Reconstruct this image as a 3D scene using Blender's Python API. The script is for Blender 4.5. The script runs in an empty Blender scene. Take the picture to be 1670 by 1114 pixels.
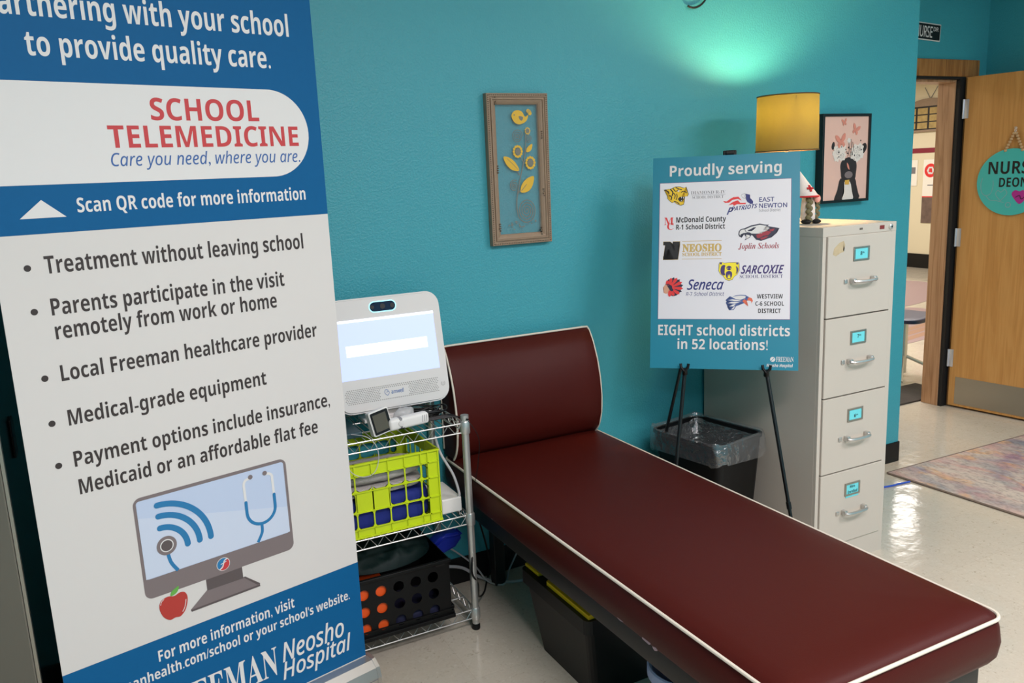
import bpy, bmesh, math, random
from mathutils import Vector, Matrix, noise
R = math.radians
C = bpy.context.scene.collection
sc = bpy.context.scene
random.seed(5)

# ------------------------------------------------------------------ camera, world, light, exposure
cam_d = bpy.data.cameras.new('camera')
cam_d.sensor_width = 36.0
cam_d.lens = 36.0 * 1350.4 / 1670
cam_d.clip_start = 0.05
cam = bpy.data.objects.new('camera', cam_d)
C.objects.link(cam)
_r = Vector((0.88844, -0.45695, -0.04331))
_f = Vector((0.44094, 0.87587, -0.19603)).normalized()
_r = (_r - _f * _r.dot(_f)).normalized()
_u = _r.cross(_f)
cam.matrix_world = Matrix(((_r.x, _u.x, -_f.x, 0.0), (_r.y, _u.y, -_f.y, -2.783), (_r.z, _u.z, -_f.z, 1.5493), (0, 0, 0, 1)))
sc.camera = cam

world = bpy.data.worlds.new('world')
sc.world = world
world.use_nodes = True
world.node_tree.nodes['Background'].inputs[0].default_value = (0.75, 0.88, 1.0, 1)
world.node_tree.nodes['Background'].inputs[1].default_value = 0.05

sc.view_settings.view_transform = 'Standard'
sc.view_settings.look = 'None'
sc.view_settings.exposure = 0.0
sc.view_settings.gamma = 1.0
sc.view_settings.use_curve_mapping = False

CEIL = 2.72
# unseen ceiling troffers of the room: x, y, width, depth, watts
ROOM_LIGHTS = [(3.4, -2.7, 1.2, 0.6, 60), (0.9, -2.7, 1.2, 0.6, 66), (3.4, -4.9, 1.2, 0.6, 55), (0.6, -4.9, 1.2, 0.6, 60)]  # rear pair added to even the walls and soften shadows
HALL_LIGHTS = [(3.5, 2.6, 1.2, 0.6, 36), (5.6, 2.2, 1.2, 0.6, 62), (8.6, 5.4, 1.2, 0.6, 64), (8.2, 3.32, 1.25, 0.7, 27)]  # first panel added to brighten the jamb; last read off the floor reflection
LAMP_WATTS = 27.0


def area_light(name, loc, sx, sy, watts, col, parent=None):
    l = bpy.data.lights.new(name, 'AREA')
    l.shape = 'RECTANGLE'
    l.size, l.size_y, l.energy, l.color = sx, sy, watts, col
    o = bpy.data.objects.new(name, l)
    C.objects.link(o)
    o.location = loc
    if parent:
        o.parent = parent
    return o


# ------------------------------------------------------------------ materials
def lin(c):
    c = c / 255.0
    return c / 12.92 if c <= 0.04045 else ((c + 0.055) / 1.055) ** 2.4


def rgb(r, g, b):
    return (lin(r), lin(g), lin(b), 1.0)


def mat(name, col, rough=0.5, metal=0.0, bump=0.0, bscale=200.0, var=0.0, vscale=5.0, spec=0.5, emit=None, estr=0.0, trans=0.0, alpha=1.0):
    m = bpy.data.materials.new(name)
    m.use_nodes = True
    nt = m.node_tree
    b = nt.nodes['Principled BSDF']
    b.inputs['Base Color'].default_value = rgb(*col)
    b.inputs['Roughness'].default_value = rough
    b.inputs['Metallic'].default_value = metal
    b.inputs['Specular IOR Level'].default_value = spec
    b.inputs['Transmission Weight'].default_value = trans
    b.inputs['Alpha'].default_value = alpha
    if emit:
        b.inputs['Emission Color'].default_value = rgb(*emit)
        b.inputs['Emission Strength'].default_value = estr
    tc = nt.nodes.new('ShaderNodeTexCoord')
    if var > 0:
        n = nt.nodes.new('ShaderNodeTexNoise')
        n.inputs['Scale'].default_value = vscale
        n.inputs['Detail'].default_value = 5
        nt.links.new(tc.outputs['Object'], n.inputs['Vector'])
        mx = nt.nodes.new('ShaderNodeMix')
        mx.data_type = 'RGBA'
        c = rgb(*col)
        mx.inputs['A'].default_value = tuple(max(0, x * (1 - var)) for x in c[:3]) + (1,)
        mx.inputs['B'].default_value = tuple(min(1, x * (1 + var)) for x in c[:3]) + (1,)
        nt.links.new(n.outputs['Fac'], mx.inputs['Factor'])
        nt.links.new(mx.outputs['Result'], b.inputs['Base Color'])
    if bump > 0:
        n = nt.nodes.new('ShaderNodeTexNoise')
        n.inputs['Scale'].default_value = bscale
        n.inputs['Detail'].default_value = 3
        nt.links.new(tc.outputs['Object'], n.inputs['Vector'])
        bp = nt.nodes.new('ShaderNodeBump')
        bp.inputs['Strength'].default_value = bump
        bp.inputs['Distance'].default_value = 0.002
        nt.links.new(n.outputs['Fac'], bp.inputs['Height'])
        nt.links.new(bp.outputs['Normal'], b.inputs['Normal'])
    return m


def ramp(nt, stops):
    r = nt.nodes.new('ShaderNodeValToRGB')
    while len(r.color_ramp.elements) < len(stops):
        r.color_ramp.elements.new(0.5)
    for e, (p, c) in zip(r.color_ramp.elements, stops):
        e.position = p
        e.color = rgb(*c)
    return r


def wood(name, c1, c2, c3):
    m = mat(name, c2, 0.38)
    nt = m.node_tree
    b = nt.nodes['Principled BSDF']
    tc = nt.nodes.new('ShaderNodeTexCoord')
    mp = nt.nodes.new('ShaderNodeMapping')
    mp.inputs['Scale'].default_value = (9, 9, 0.55)
    nt.links.new(tc.outputs['Object'], mp.inputs['Vector'])
    n1 = nt.nodes.new('ShaderNodeTexNoise')
    n1.inputs['Scale'].default_value = 2.0
    n1.inputs['Detail'].default_value = 3
    n1.inputs['Distortion'].default_value = 0.6
    nt.links.new(mp.outputs[0], n1.inputs['Vector'])
    mul = nt.nodes.new('ShaderNodeMath')
    mul.operation = 'MULTIPLY'
    mul.inputs[1].default_value = 7.0
    fr = nt.nodes.new('ShaderNodeMath')
    fr.operation = 'PINGPONG'
    fr.inputs[1].default_value = 1.0
    nt.links.new(n1.outputs['Fac'], mul.inputs[0])
    nt.links.new(mul.outputs[0], fr.inputs[0])
    mp2 = nt.nodes.new('ShaderNodeMapping')
    mp2.inputs['Scale'].default_value = (140, 140, 3.5)
    nt.links.new(tc.outputs['Object'], mp2.inputs['Vector'])
    n2 = nt.nodes.new('ShaderNodeTexNoise')
    n2.inputs['Scale'].default_value = 1.0
    n2.inputs['Detail'].default_value = 2
    nt.links.new(mp2.outputs[0], n2.inputs['Vector'])
    av = nt.nodes.new('ShaderNodeMix')
    av.inputs['Factor'].default_value = 0.62
    nt.links.new(fr.outputs[0], av.inputs['A'])
    nt.links.new(n2.outputs['Fac'], av.inputs['B'])
    rp = ramp(nt, [(0.2, c1), (0.5, c2), (0.8, c3)])
    nt.links.new(av.outputs['Result'], rp.inputs['Fac'])
    nt.links.new(rp.outputs['Color'], b.inputs['Base Color'])
    return m


M = {}
# orange-peel painted wall
def wall_mat(name, col):
    m = mat(name, col, 0.42, var=0.05, vscale=1.3)
    nt = m.node_tree
    b = nt.nodes['Principled BSDF']
    tc = nt.nodes.new('ShaderNodeTexCoord')
    n = nt.nodes.new('ShaderNodeTexNoise')
    n.inputs['Scale'].default_value = 130
    n.inputs['Detail'].default_value = 2
    n.inputs['Distortion'].default_value = 0.5
    nt.links.new(tc.outputs['Object'], n.inputs['Vector'])
    rp = nt.nodes.new('ShaderNodeMapRange')
    rp.inputs['From Min'].default_value = 0.42
    rp.inputs['From Max'].default_value = 0.62
    nt.links.new(n.outputs['Fac'], rp.inputs['Value'])
    bp = nt.nodes.new('ShaderNodeBump')
    bp.inputs['Strength'].default_value = 0.3
    bp.inputs['Distance'].default_value = 0.002
    nt.links.new(rp.outputs['Result'], bp.inputs['Height'])
    nt.links.new(bp.outputs['Normal'], b.inputs['Normal'])
    return m

M['teal'] = wall_mat('teal_paint', (62, 158, 172))
M['cream'] = mat('cream_block_paint', (226, 214, 184), 0.5)
M['ceil'] = mat('ceiling_tile', (225, 225, 220), 0.9, bump=0.3, bscale=90)
M['black_base'] = mat('black_cove_base', (17, 16, 17), 0.45, spec=0.35)
M['oak'] = wood('oak_veneer', (186, 132, 70), (198, 144, 80), (206, 154, 90))
M['oak_frame'] = wood('oak_frame', (120, 76, 36), (160, 108, 54), (178, 128, 72))
M['jamb'] = wood('brown_jamb', (150, 108, 74), (178, 136, 100), (190, 150, 114))
M['black'] = mat('black_plastic', (10, 10, 11), 0.45, spec=0.3)
M['black_matte'] = mat('black_matte', (14, 14, 15), 0.7)
M['black_metal'] = mat('black_tube_metal', (16, 16, 17), 0.3)
M['black_frame'] = mat('black_frame_wood', (13, 12, 13), 0.4)
M['chrome'] = mat('chrome_wire', (205, 204, 200), 0.36, 0.75)
M['steel'] = mat('brushed_steel', (176, 170, 160), 0.42, 1.0, bump=0.15, bscale=300)
M['alu'] = mat('satin_aluminium', (205, 203, 200), 0.36, 0.85)
M['sheet'] = mat('banner_white', (214, 210, 206), 0.62, bump=0.08, bscale=900)
M['blue'] = mat('banner_blue', (4, 90, 142), 0.6, var=0.05, vscale=60, spec=0.2)
M['white_ink'] = mat('white_ink', (222, 220, 218), 0.6)
M['red_ink'] = mat('red_ink', (196, 58, 62), 0.6)
M['blue_ink'] = mat('blue_ink', (52, 96, 160), 0.6)
M['dark_ink'] = mat('charcoal_ink', (52, 44, 43), 0.6)
M['grey_ink'] = mat('warm_grey_ink', (122, 110, 110), 0.6)
M['grey_dark_ink'] = mat('dark_grey_ink', (90, 80, 80), 0.6)
M['pale_ink'] = mat('pale_blue_ink', (188, 202, 226), 0.6)
M['pale2_ink'] = mat('paler_blue_ink', (200, 210, 228), 0.6)
M['arc_ink'] = mat('mid_blue_ink', (34, 118, 170), 0.6)
M['apple_ink'] = mat('apple_red_ink', (178, 54, 46), 0.6)
M['green_ink'] = mat('leaf_green_ink', (100, 170, 72), 0.6)
M['sign_teal'] = mat('sign_teal', (14, 128, 152), 0.45)
M['sign_panel'] = mat('sign_white_panel', (226, 224, 228), 0.5)
M['sign_line'] = mat('sign_purple_line', (120, 84, 130), 0.5)
M['yellow_ink'] = mat('cat_yellow', (238, 196, 36), 0.5)
M['lemon_ink'] = mat('bear_yellow', (246, 226, 40), 0.5)
M['ink_black'] = mat('ink_black', (20, 17, 18), 0.5)
M['ink_grey'] = mat('ink_grey', (120, 118, 122), 0.5)
M['navy_ink'] = mat('navy_ink', (36, 44, 116), 0.5)
M['darknavy_ink'] = mat('dark_navy_ink', (26, 30, 58), 0.5)
M['purple_ink'] = mat('purple_ink', (58, 40, 108), 0.5)
M['crimson_ink'] = mat('crimson_ink', (152, 30, 50), 0.5)
M['bright_red_ink'] = mat('bright_red_ink', (224, 50, 50), 0.5)
M['gold_ink'] = mat('gold_ink', (200, 168, 92), 0.5)
M['skin_ink'] = mat('skin_ink', (214, 158, 128), 0.5)
M['orange_ink'] = mat('beak_orange_ink', (222, 104, 70), 0.5)
M['steelblue_ink'] = mat('slate_blue_ink', (70, 92, 150), 0.5)
M['vinyl'] = mat('maroon_vinyl', (68, 18, 13), 0.46, bump=0.12, bscale=420, var=0.07, vscale=3, spec=0.15)
M['piping'] = mat('cream_piping', (218, 209, 193), 0.45)
M['floor_dark_metal'] = mat('couch_black_frame', (20, 19, 20), 0.5)
M['monitor'] = mat('monitor_white_plastic', (218, 215, 212), 0.4)
M['monitor_grey'] = mat('grille_grey', (150, 147, 144), 0.6)
M['screen'] = mat('lit_screen', (150, 165, 220), 0.2, emit=(196, 206, 240), estr=0.86)
M['screen_white'] = mat('lit_screen_white', (220, 225, 240), 0.2, emit=(252, 253, 255), estr=1.0)
M['screen_dark'] = mat('olive_grey_display', (88, 82, 70), 0.18)
M['lens'] = mat('camera_window', (24, 34, 60), 0.12)
M['lens_ring'] = mat('pale_cyan_lit_ring', (150, 220, 236), 0.3, emit=(170, 230, 245), estr=0.9)
M['lime'] = mat('lime_green_plastic', (196, 216, 20), 0.45)
M['towel_grey'] = mat('grey_terry', (176, 170, 166), 0.95, bump=0.9, bscale=160, var=0.12, vscale=30)
M['blue_cloth'] = mat('royal_blue_fabric', (14, 34, 118), 0.8, bump=0.5, bscale=60, var=0.15, vscale=14)
M['navy_cloth'] = mat('navy_fabric', (24, 26, 58), 0.8, bump=0.4, bscale=60)
M['dark_green'] = mat('dark_green_nylon', (8, 26, 25), 0.6, bump=0.5, bscale=40, spec=0.2)
M['orange'] = mat('bright_orange_plastic', (232, 84, 20), 0.5)
M['royal'] = mat('royal_blue_plastic', (14, 36, 150), 0.4)
M['white_plastic'] = mat('white_plastic', (226, 224, 220), 0.4)
M['grey_plastic'] = mat('grey_plastic', (130, 130, 132), 0.45)
M['cable_white'] = mat('white_cable', (190, 188, 190), 0.5)
M['cable_blue'] = mat('blue_cable', (44, 84, 190), 0.45)
M['clear'] = mat('clear_plastic_film', (215, 220, 224), 0.2, trans=0.0, alpha=0.13, bump=1.0, bscale=28)
M['yellow'] = mat('yellow_plastic', (222, 182, 20), 0.5)
M['bucket'] = mat('pale_blue_plastic', (150, 166, 204), 0.45)
M['cab_paint'] = mat('putty_grey_enamel', (196, 188, 176), 0.42, var=0.03, vscale=6)
M['cab_gap'] = mat('drawer_gap', (100, 92, 84), 0.7)
M['card'] = mat('aqua_card', (110, 214, 222), 0.6)
M['tape'] = mat('old_tape', (190, 172, 138), 0.6, var=0.2, vscale=60)
M['shade_white'] = mat('shade_white', (240, 232, 214), 0.7)
M['lamp_base'] = mat('lamp_base_ceramic', (150, 140, 120), 0.3)
M['frame_taupe'] = mat('distressed_taupe', (148, 126, 104), 0.6, var=0.12, vscale=40)
M['frame_dark'] = mat('frame_bead_brown', (98, 82, 66), 0.7)
M['art_grey'] = mat('painted_metal_grey', (118, 118, 108), 0.5)
M['art_gold'] = mat('painted_mustard', (220, 176, 48), 0.5)
M['pink'] = mat('blush_pink_canvas', (222, 184, 170), 0.7)
M['cow_black'] = mat('cow_black_paint', (38, 32, 34), 0.7, var=0.3, vscale=60)
M['cow_white'] = mat('cow_white_paint', (222, 214, 206), 0.7, var=0.08, vscale=90)
M['rose'] = mat('dusty_rose_paint', (214, 138, 120), 0.7)
M['ochre'] = mat('ochre_paint', (206, 160, 66), 0.7)
M['red_cloth'] = mat('red_felt', (186, 28, 36), 0.8)
M['white_cloth'] = mat('white_felt', (226, 216, 208), 0.9, bump=0.4, bscale=200)
M['pink_skin'] = mat('pink_felt', (240, 170, 158), 0.8)
M['braid'] = mat('grey_green_yarn', (112, 106, 76), 0.9, bump=0.8, bscale=220)
M['plaque'] = mat('plaque_aqua', (68, 186, 180), 0.45)
M['plaque_line'] = mat('plaque_grey_line', (130, 176, 180), 0.45)
M['magenta'] = mat('plaque_magenta', (176, 40, 140), 0.45)
M['bead'] = mat('wood_bead', (196, 160, 116), 0.5)
M['hinge'] = mat('bright_hinge', (214, 216, 224), 0.3, 0.6)
M['poster'] = mat('poster_paper', (240, 234, 222), 0.6)
M['photo'] = mat('sepia_print', (176, 150, 92), 0.6, var=0.5, vscale=14)
M['photo_dark'] = mat('dark_photo', (110, 90, 80), 0.6, var=0.75, vscale=9)
M['maroon'] = mat('maroon_paint', (132, 32, 50), 0.55)
M['mat_dark'] = mat('dark_entry_mat', (66, 58, 52), 0.95, bump=0.8, bscale=60, var=0.3, vscale=9)
M['navy_plastic'] = mat('navy_seat_plastic', (36, 40, 72), 0.35)
M['mauve_tile'] = mat('mauve_tile', (166, 140, 142), 0.4)
M['brown_tile'] = mat('brown_tile', (170, 128, 104), 0.4)
M['fridge_dark'] = mat('dark_gloss_panel', (15, 24, 26), 0.22)
M['fridge_grey'] = mat('grey_metal_front', (112, 110, 102), 0.3, 0.55)
M['street_black'] = mat('street_sign_black', (18, 18, 18), 0.4)
M['glass'] = mat('picture_glass', (255, 255, 255), 0.03, trans=1.0)


def glass_fix():
    nt = M['glass'].node_tree
    out = nt.nodes['Material Output']
    tr = nt.nodes.new('ShaderNodeBsdfTransparent')
    gl = nt.nodes.new('ShaderNodeBsdfGlossy')
    gl.inputs['Roughness'].default_value = 0.04
    mx = nt.nodes.new('ShaderNodeMixShader')
    fr = nt.nodes.new('ShaderNodeFresnel')
    fr.inputs['IOR'].default_value = 1.6
    nt.links.new(fr.outputs[0], mx.inputs['Fac'])
    nt.links.new(tr.outputs[0], mx.inputs[1])
    nt.links.new(gl.outputs[0], mx.inputs[2])
    df = nt.nodes.new('ShaderNodeBsdfDiffuse')  # pale diffuse haze stands in for the bright room reflected in the glass
    df.inputs['Color'].default_value = (.8, .85, .85, 1)
    m2 = nt.nodes.new('ShaderNodeMixShader')
    m2.inputs['Fac'].default_value = 0.06
    nt.links.new(mx.outputs[0], m2.inputs[1])
    nt.links.new(df.outputs[0], m2.inputs[2])
    nt.links.new(m2.outputs[0], out.inputs['Surface'])


glass_fix()


def film_fix(m, diff, gloss):
    nt = m.node_tree
    out = nt.nodes['Material Output']
    b = nt.nodes['Principled BSDF']
    b.inputs['Alpha'].default_value = 1.0
    bump = nt.nodes.get('Bump')
    tr = nt.nodes.new('ShaderNodeBsdfTransparent')
    gl = nt.nodes.new('ShaderNodeBsdfGlossy')
    gl.inputs['Roughness'].default_value = 0.12
    if bump:
        bump.inputs['Strength'].default_value = 1.0
        bump.inputs['Distance'].default_value = 0.012
        nt.links.new(bump.outputs[0], gl.inputs['Normal'])
    m1 = nt.nodes.new('ShaderNodeMixShader')
    m1.inputs['Fac'].default_value = diff
    m2 = nt.nodes.new('ShaderNodeMixShader')
    m2.inputs['Fac'].default_value = gloss
    nt.links.new(tr.outputs[0], m1.inputs[1])
    nt.links.new(b.outputs[0], m1.inputs[2])
    nt.links.new(m1.outputs[0], m2.inputs[1])
    nt.links.new(gl.outputs[0], m2.inputs[2])
    nt.links.new(m2.outputs[0], out.inputs['Surface'])


film_fix(M['clear'], 0.09, 0.17)


def shade_mat():
    m = bpy.data.materials.new('gold_lampshade_fabric')
    m.use_nodes = True
    nt = m.node_tree
    b = nt.nodes['Principled BSDF']
    b.inputs['Base Color'].default_value = rgb(128, 106, 56)
    b.inputs['Roughness'].default_value = 0.9
    out = nt.nodes['Material Output']
    tl = nt.nodes.new('ShaderNodeBsdfTranslucent')
    tl.inputs['Color'].default_value = rgb(222, 178, 62)
    tc = nt.nodes.new('ShaderNodeTexCoord')
    n = nt.nodes.new('ShaderNodeTexNoise')
    n.inputs['Scale'].default_value = 260
    nt.links.new(tc.outputs['Object'], n.inputs['Vector'])
    rp = ramp(nt, [(0.35, (186, 172, 50)), (0.65, (230, 214, 92))])
    nt.links.new(n.outputs['Fac'], rp.inputs['Fac'])
    nt.links.new(rp.outputs['Color'], tl.inputs['Color'])
    mx = nt.nodes.new('ShaderNodeMixShader')
    mx.inputs['Fac'].default_value = 0.015
    nt.links.new(b.outputs[0], mx.inputs[1])
    nt.links.new(tl.outputs[0], mx.inputs[2])
    nt.links.new(mx.outputs[0], out.inputs['Surface'])
    return m


M['shade'] = shade_mat()


def floor_mat():
    m = mat('speckled_vinyl_tile', (205, 196, 180), 0.13, spec=0.5)
    nt = m.node_tree
    b = nt.nodes['Principled BSDF']
    tc = nt.nodes.new('ShaderNodeTexCoord')
    mp = nt.nodes.new('ShaderNodeMapping')
    mp.inputs['Scale'].default_value = (1, 1.0, 1)
    nt.links.new(tc.outputs['Object'], mp.inputs['Vector'])
    n = nt.nodes.new('ShaderNodeTexNoise')
    n.inputs['Scale'].default_value = 75
    n.inputs['Detail'].default_value = 3
    n.inputs['Distortion'].default_value = 1.2
    nt.links.new(mp.outputs[0], n.inputs['Vector'])
    rp = ramp(nt, [(0.28, (176, 165, 148)), (0.37, (201, 191, 174)), (0.66, (205, 196, 180)), (0.73, (214, 206, 192))])
    nt.links.new(n.outputs['Fac'], rp.inputs['Fac'])
    br = nt.nodes.new('ShaderNodeTexBrick')
    br.offset = 0
    br.inputs['Scale'].default_value = 1
    br.inputs['Brick Width'].default_value = 0.3048
    br.inputs['Row Height'].default_value = 0.3048
    br.inputs['Mortar Size'].default_value = 0.0012
    br.inputs['Color1'].default_value = (1, 1, 1, 1)
    br.inputs['Color2'].default_value = (0.96, 0.96, 0.96, 1)
    br.inputs['Mortar'].default_value = (0.9, 0.89, 0.88, 1)
    nt.links.new(tc.outputs['Object'], br.inputs['Vector'])
    mx = nt.nodes.new('ShaderNodeMix')
    mx.data_type = 'RGBA'
    mx.blend_type = 'MULTIPLY'
    mx.inputs['Factor'].default_value = 1
    nt.links.new(rp.outputs['Color'], mx.inputs['A'])
    nt.links.new(br.outputs['Color'], mx.inputs['B'])
    nt.links.new(mx.outputs['Result'], b.inputs['Base Color'])
    n2 = nt.nodes.new('ShaderNodeTexNoise')
    n2.inputs['Scale'].default_value = 9
    n2.inputs['Detail'].default_value = 3
    nt.links.new(tc.outputs['Object'], n2.inputs['Vector'])
    bp = nt.nodes.new('ShaderNodeBump')
    bp.inputs['Strength'].default_value = 0.5
    bp.inputs['Distance'].default_value = 0.006
    nt.links.new(n2.outputs['Fac'], bp.inputs['Height'])
    nt.links.new(bp.outputs['Normal'], b.inputs['Normal'])
    return m


M['floor'] = floor_mat()


def rug_mat():
    m = mat('abstract_rug_pile', (176, 160, 150), 0.95)
    nt = m.node_tree
    b = nt.nodes['Principled BSDF']
    tc = nt.nodes.new('ShaderNodeTexCoord')

    def nz(scale, det, off, dist=0.8):
        mp = nt.nodes.new('ShaderNodeMapping')
        mp.inputs['Location'].default_value = off
        mp.inputs['Scale'].default_value = (1.6, 0.8, 1)
        nt.links.new(tc.outputs['Object'], mp.inputs['Vector'])
        n = nt.nodes.new('ShaderNodeTexNoise')
        n.inputs['Scale'].default_value = scale
        n.inputs['Detail'].default_value = det
        n.inputs['Distortion'].default_value = dist
        nt.links.new(mp.outputs[0], n.inputs['Vector'])
        return n
    cur = ramp(nt, [(0.3, (166, 154, 152)), (0.5, (194, 180, 168)), (0.7, (202, 188, 174))])
    nt.links.new(nz(2.5, 6, (0, 0, 0)).outputs['Fac'], cur.inputs['Fac'])
    col = cur.outputs['Color']
    for off, c, lo, hi, s in (((3, 1, 0), (170, 96, 116), .50, .72, 3.2), ((7, 4, 2), (104, 78, 128), .56, .70, 4.0), ((1, 8, 5), (216, 160, 92), .56, .68, 4.5), ((9, 2, 1), (84, 112, 130), .56, .72, 2.6), ((5, 6, 3), (196, 140, 130), .5, .7, 3.6)):
        f = nt.nodes.new('ShaderNodeMapRange')
        f.inputs['From Min'].default_value = lo
        f.inputs['From Max'].default_value = hi
        f.inputs['To Max'].default_value = 0.55
        nt.links.new(nz(s, 7, off, 1.5).outputs['Fac'], f.inputs['Value'])
        mx = nt.nodes.new('ShaderNodeMix')
        mx.data_type = 'RGBA'
        nt.links.new(f.outputs['Result'], mx.inputs['Factor'])
        nt.links.new(col, mx.inputs['A'])
        mx.inputs['B'].default_value = rgb(*c)
        col = mx.outputs['Result']
    fn = nz(46, 4, (2, 2, 2), 0.3)
    f = nt.nodes.new('ShaderNodeMapRange')
    f.inputs['From Min'].default_value = .45
    f.inputs['From Max'].default_value = .7
    f.inputs['To Max'].default_value = 0.5
    nt.links.new(fn.outputs['Fac'], f.inputs['Value'])
    mx = nt.nodes.new('ShaderNodeMix')
    mx.data_type = 'RGBA'
    nt.links.new(f.outputs['Result'], mx.inputs['Factor'])
    nt.links.new(col, mx.inputs['A'])
    mx.inputs['B'].default_value = rgb(96, 86, 90)
    nt.links.new(mx.outputs['Result'], b.inputs['Base Color'])
    bp = nt.nodes.new('ShaderNodeBump')
    bp.inputs['Strength'].default_value = 0.6
    bp.inputs['Distance'].default_value = 0.004
    nt.links.new(fn.outputs['Fac'], bp.inputs['Height'])
    nt.links.new(bp.outputs['Normal'], b.inputs['Normal'])
    return m


M['rug'] = rug_mat()


# ------------------------------------------------------------------ mesh helpers
def link(name, bm, m, parent=None, smooth=False, label=None):
    me = bpy.data.meshes.new(name)
    bmesh.ops.recalc_face_normals(bm, faces=bm.faces) if smooth != 'flatart' else None
    bm.to_mesh(me)
    bm.free()
    if smooth is True:
        for p in me.polygons:
            p.use_smooth = True
        try:
            me.set_sharp_from_angle(angle=R(40))
        except Exception:
            pass
    me.materials.append(m)
    o = bpy.data.objects.new(name, me)
    C.objects.link(o)
    if parent:
        o.parent = parent
    if label:
        o['label'] = label
    return o


def thing(name, label, cat, loc=(0, 0, 0), rot=(0, 0, 0), group=None):
    o = bpy.data.objects.new(name, None)
    o.empty_display_size = 0.05
    C.objects.link(o)
    o.location = loc
    o.rotation_euler = rot
    return tag(o, label, cat, group)


def tag(o, label, cat, group=None):
    o['label'] = label
    o['category'] = cat
    if group:
        o['group'] = group
    return o


def struct(name, bm, m, parent=None, smooth=False):
    o = link(name, bm, m, parent, smooth)
    if not parent:
        o['kind'] = 'structure'
    return o


def box(bm, x0, x1, y0, y1, z0, z1, bev=0.0, seg=2):
    r = bmesh.ops.create_cube(bm, size=1.0)
    vs = r['verts']
    for v in vs:
        v.co = Vector(((x0 + x1) / 2 + v.co.x * (x1 - x0), (y0 + y1) / 2 + v.co.y * (y1 - y0), (z0 + z1) / 2 + v.co.z * (z1 - z0)))
    if bev > 0:
        es = list({e for v in vs for e in v.link_edges})
        bmesh.ops.bevel(bm, geom=es, offset=bev, segments=seg, affect='EDGES', profile=0.5)
    return bm


def B(*a, **k):
    bm = bmesh.new()
    return box(bm, *a, **k)


def tube(bm, pts, r, n=8, caps=True, closed=False):
    pts = [Vector(p) for p in pts]
    k = len(pts)
    rs = r if isinstance(r, (list, tuple)) else [r] * k
    rings = []
    prev = None
    for i, p in enumerate(pts):
        if closed:
            t = pts[(i + 1) % k] - pts[i - 1]
        else:
            t = pts[min(i + 1, k - 1)] - pts[max(i - 1, 0)]
        if t.length < 1e-9:
            t = Vector((0, 0, 1))
        t.normalize()
        if prev is None:
            a = Vector((0, 0, 1)) if abs(t.z) < 0.9 else Vector((1, 0, 0))
            s = t.cross(a).normalized()
        else:
            s = (prev - t * prev.dot(t))
            if s.length < 1e-6:
                a = Vector((0, 0, 1)) if abs(t.z) < 0.9 else Vector((1, 0, 0))
                s = t.cross(a)
            s.normalize()
        prev = s
        q = t.cross(s)
        rings.append([bm.verts.new(p + (s * math.cos(2 * math.pi * j / n) + q * math.sin(2 * math.pi * j / n)) * rs[i]) for j in range(n)])
    rng = range(k if closed else k - 1)
    for i in rng:
        a, b = rings[i], rings[(i + 1) % k]
        for j in range(n):
            bm.faces.new((a[j], a[(j + 1) % n], b[(j + 1) % n], b[j]))
    if caps and not closed:
        bm.faces.new(rings[0][::-1])
        bm.faces.new(rings[-1])
    return bm


def T(pts, r, n=8, **k):
    return tube(bmesh.new(), pts, r, n, **k)


def catmull(pts, sub=6, closed=False):
    P = [Vector(p) for p in pts]
    k = len(P)
    out = []
    for i in range(k if closed else k - 1):
        if closed:
            p0, p1, p2, p3 = P[i - 1], P[i], P[(i + 1) % k], P[(i + 2) % k]
        else:
            p0, p1, p2, p3 = P[max(i - 1, 0)], P[i], P[i + 1], P[min(i + 2, k - 1)]
        for s in range(sub):
            t = s / sub
            out.append(0.5 * ((2 * p1) + (p2 - p0) * t + (2 * p0 - 5 * p1 + 4 * p2 - p3) * t * t + (3 * p1 - p0 - 3 * p2 + p3) * t ** 3))
    if not closed:
        out.append(P[-1])
    return out


def lathe(bm, prof, n=32, cx=0, cy=0, cap=True):
    rings = []
    for r, z in prof:
        rings.append([bm.verts.new((cx + r * math.cos(2 * math.pi * j / n), cy + r * math.sin(2 * math.pi * j / n), z)) for j in range(n)])
    for a, b in zip(rings, rings[1:]):
        for j in range(n):
            bm.faces.new((a[j], a[(j + 1) % n], b[(j + 1) % n], b[j]))
    if cap:
        bm.faces.new(rings[0][::-1])
        bm.faces.new(rings[-1])
    return bm


def ball(bm, c, r, seg=16):
    rr = r if isinstance(r, (tuple, list)) else (r, r, r)
    res = bmesh.ops.create_uvsphere(bm, u_segments=seg, v_segments=max(6, seg * 2 // 3), radius=1.0)
    for v in res['verts']:
        v.co = Vector((c[0] + v.co.x * rr[0], c[1] + v.co.y * rr[1], c[2] + v.co.z * rr[2]))
    return bm


def prism(bm, poly, y0, y1):
    """polygon of (u, v) in the local x-z plane, from depth y0 (front) to y1"""
    a = [bm.verts.new((u, y0, v)) for u, v in poly]
    b = [bm.verts.new((u, y1, v)) for u, v in poly]
    n = len(poly)
    f1 = bm.faces.new(a)
    f2 = bm.faces.new(b[::-1])
    for i in range(n):
        bm.faces.new((a[i], b[i], b[(i + 1) % n], a[(i + 1) % n]))
    bmesh.ops.triangulate(bm, faces=[f1, f2])
    return bm


def rrect(x0, x1, z0, z1, r, n=6):
    o = []
    for cx, cz, a in ((x1 - r, z1 - r, 0), (x0 + r, z1 - r, 90), (x0 + r, z0 + r, 180), (x1 - r, z0 + r, 270)):
        for i in range(n + 1):
            t = R(a + 90 * i / n)
            o.append((cx + r * math.cos(t), cz + r * math.sin(t)))
    return o


def circ(cx, cz, r, n=28, ry=None):
    ry = r if ry is None else ry
    return [(cx + r * math.cos(2 * math.pi * i / n), cz + ry * math.sin(2 * math.pi * i / n)) for i in range(n)]


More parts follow.
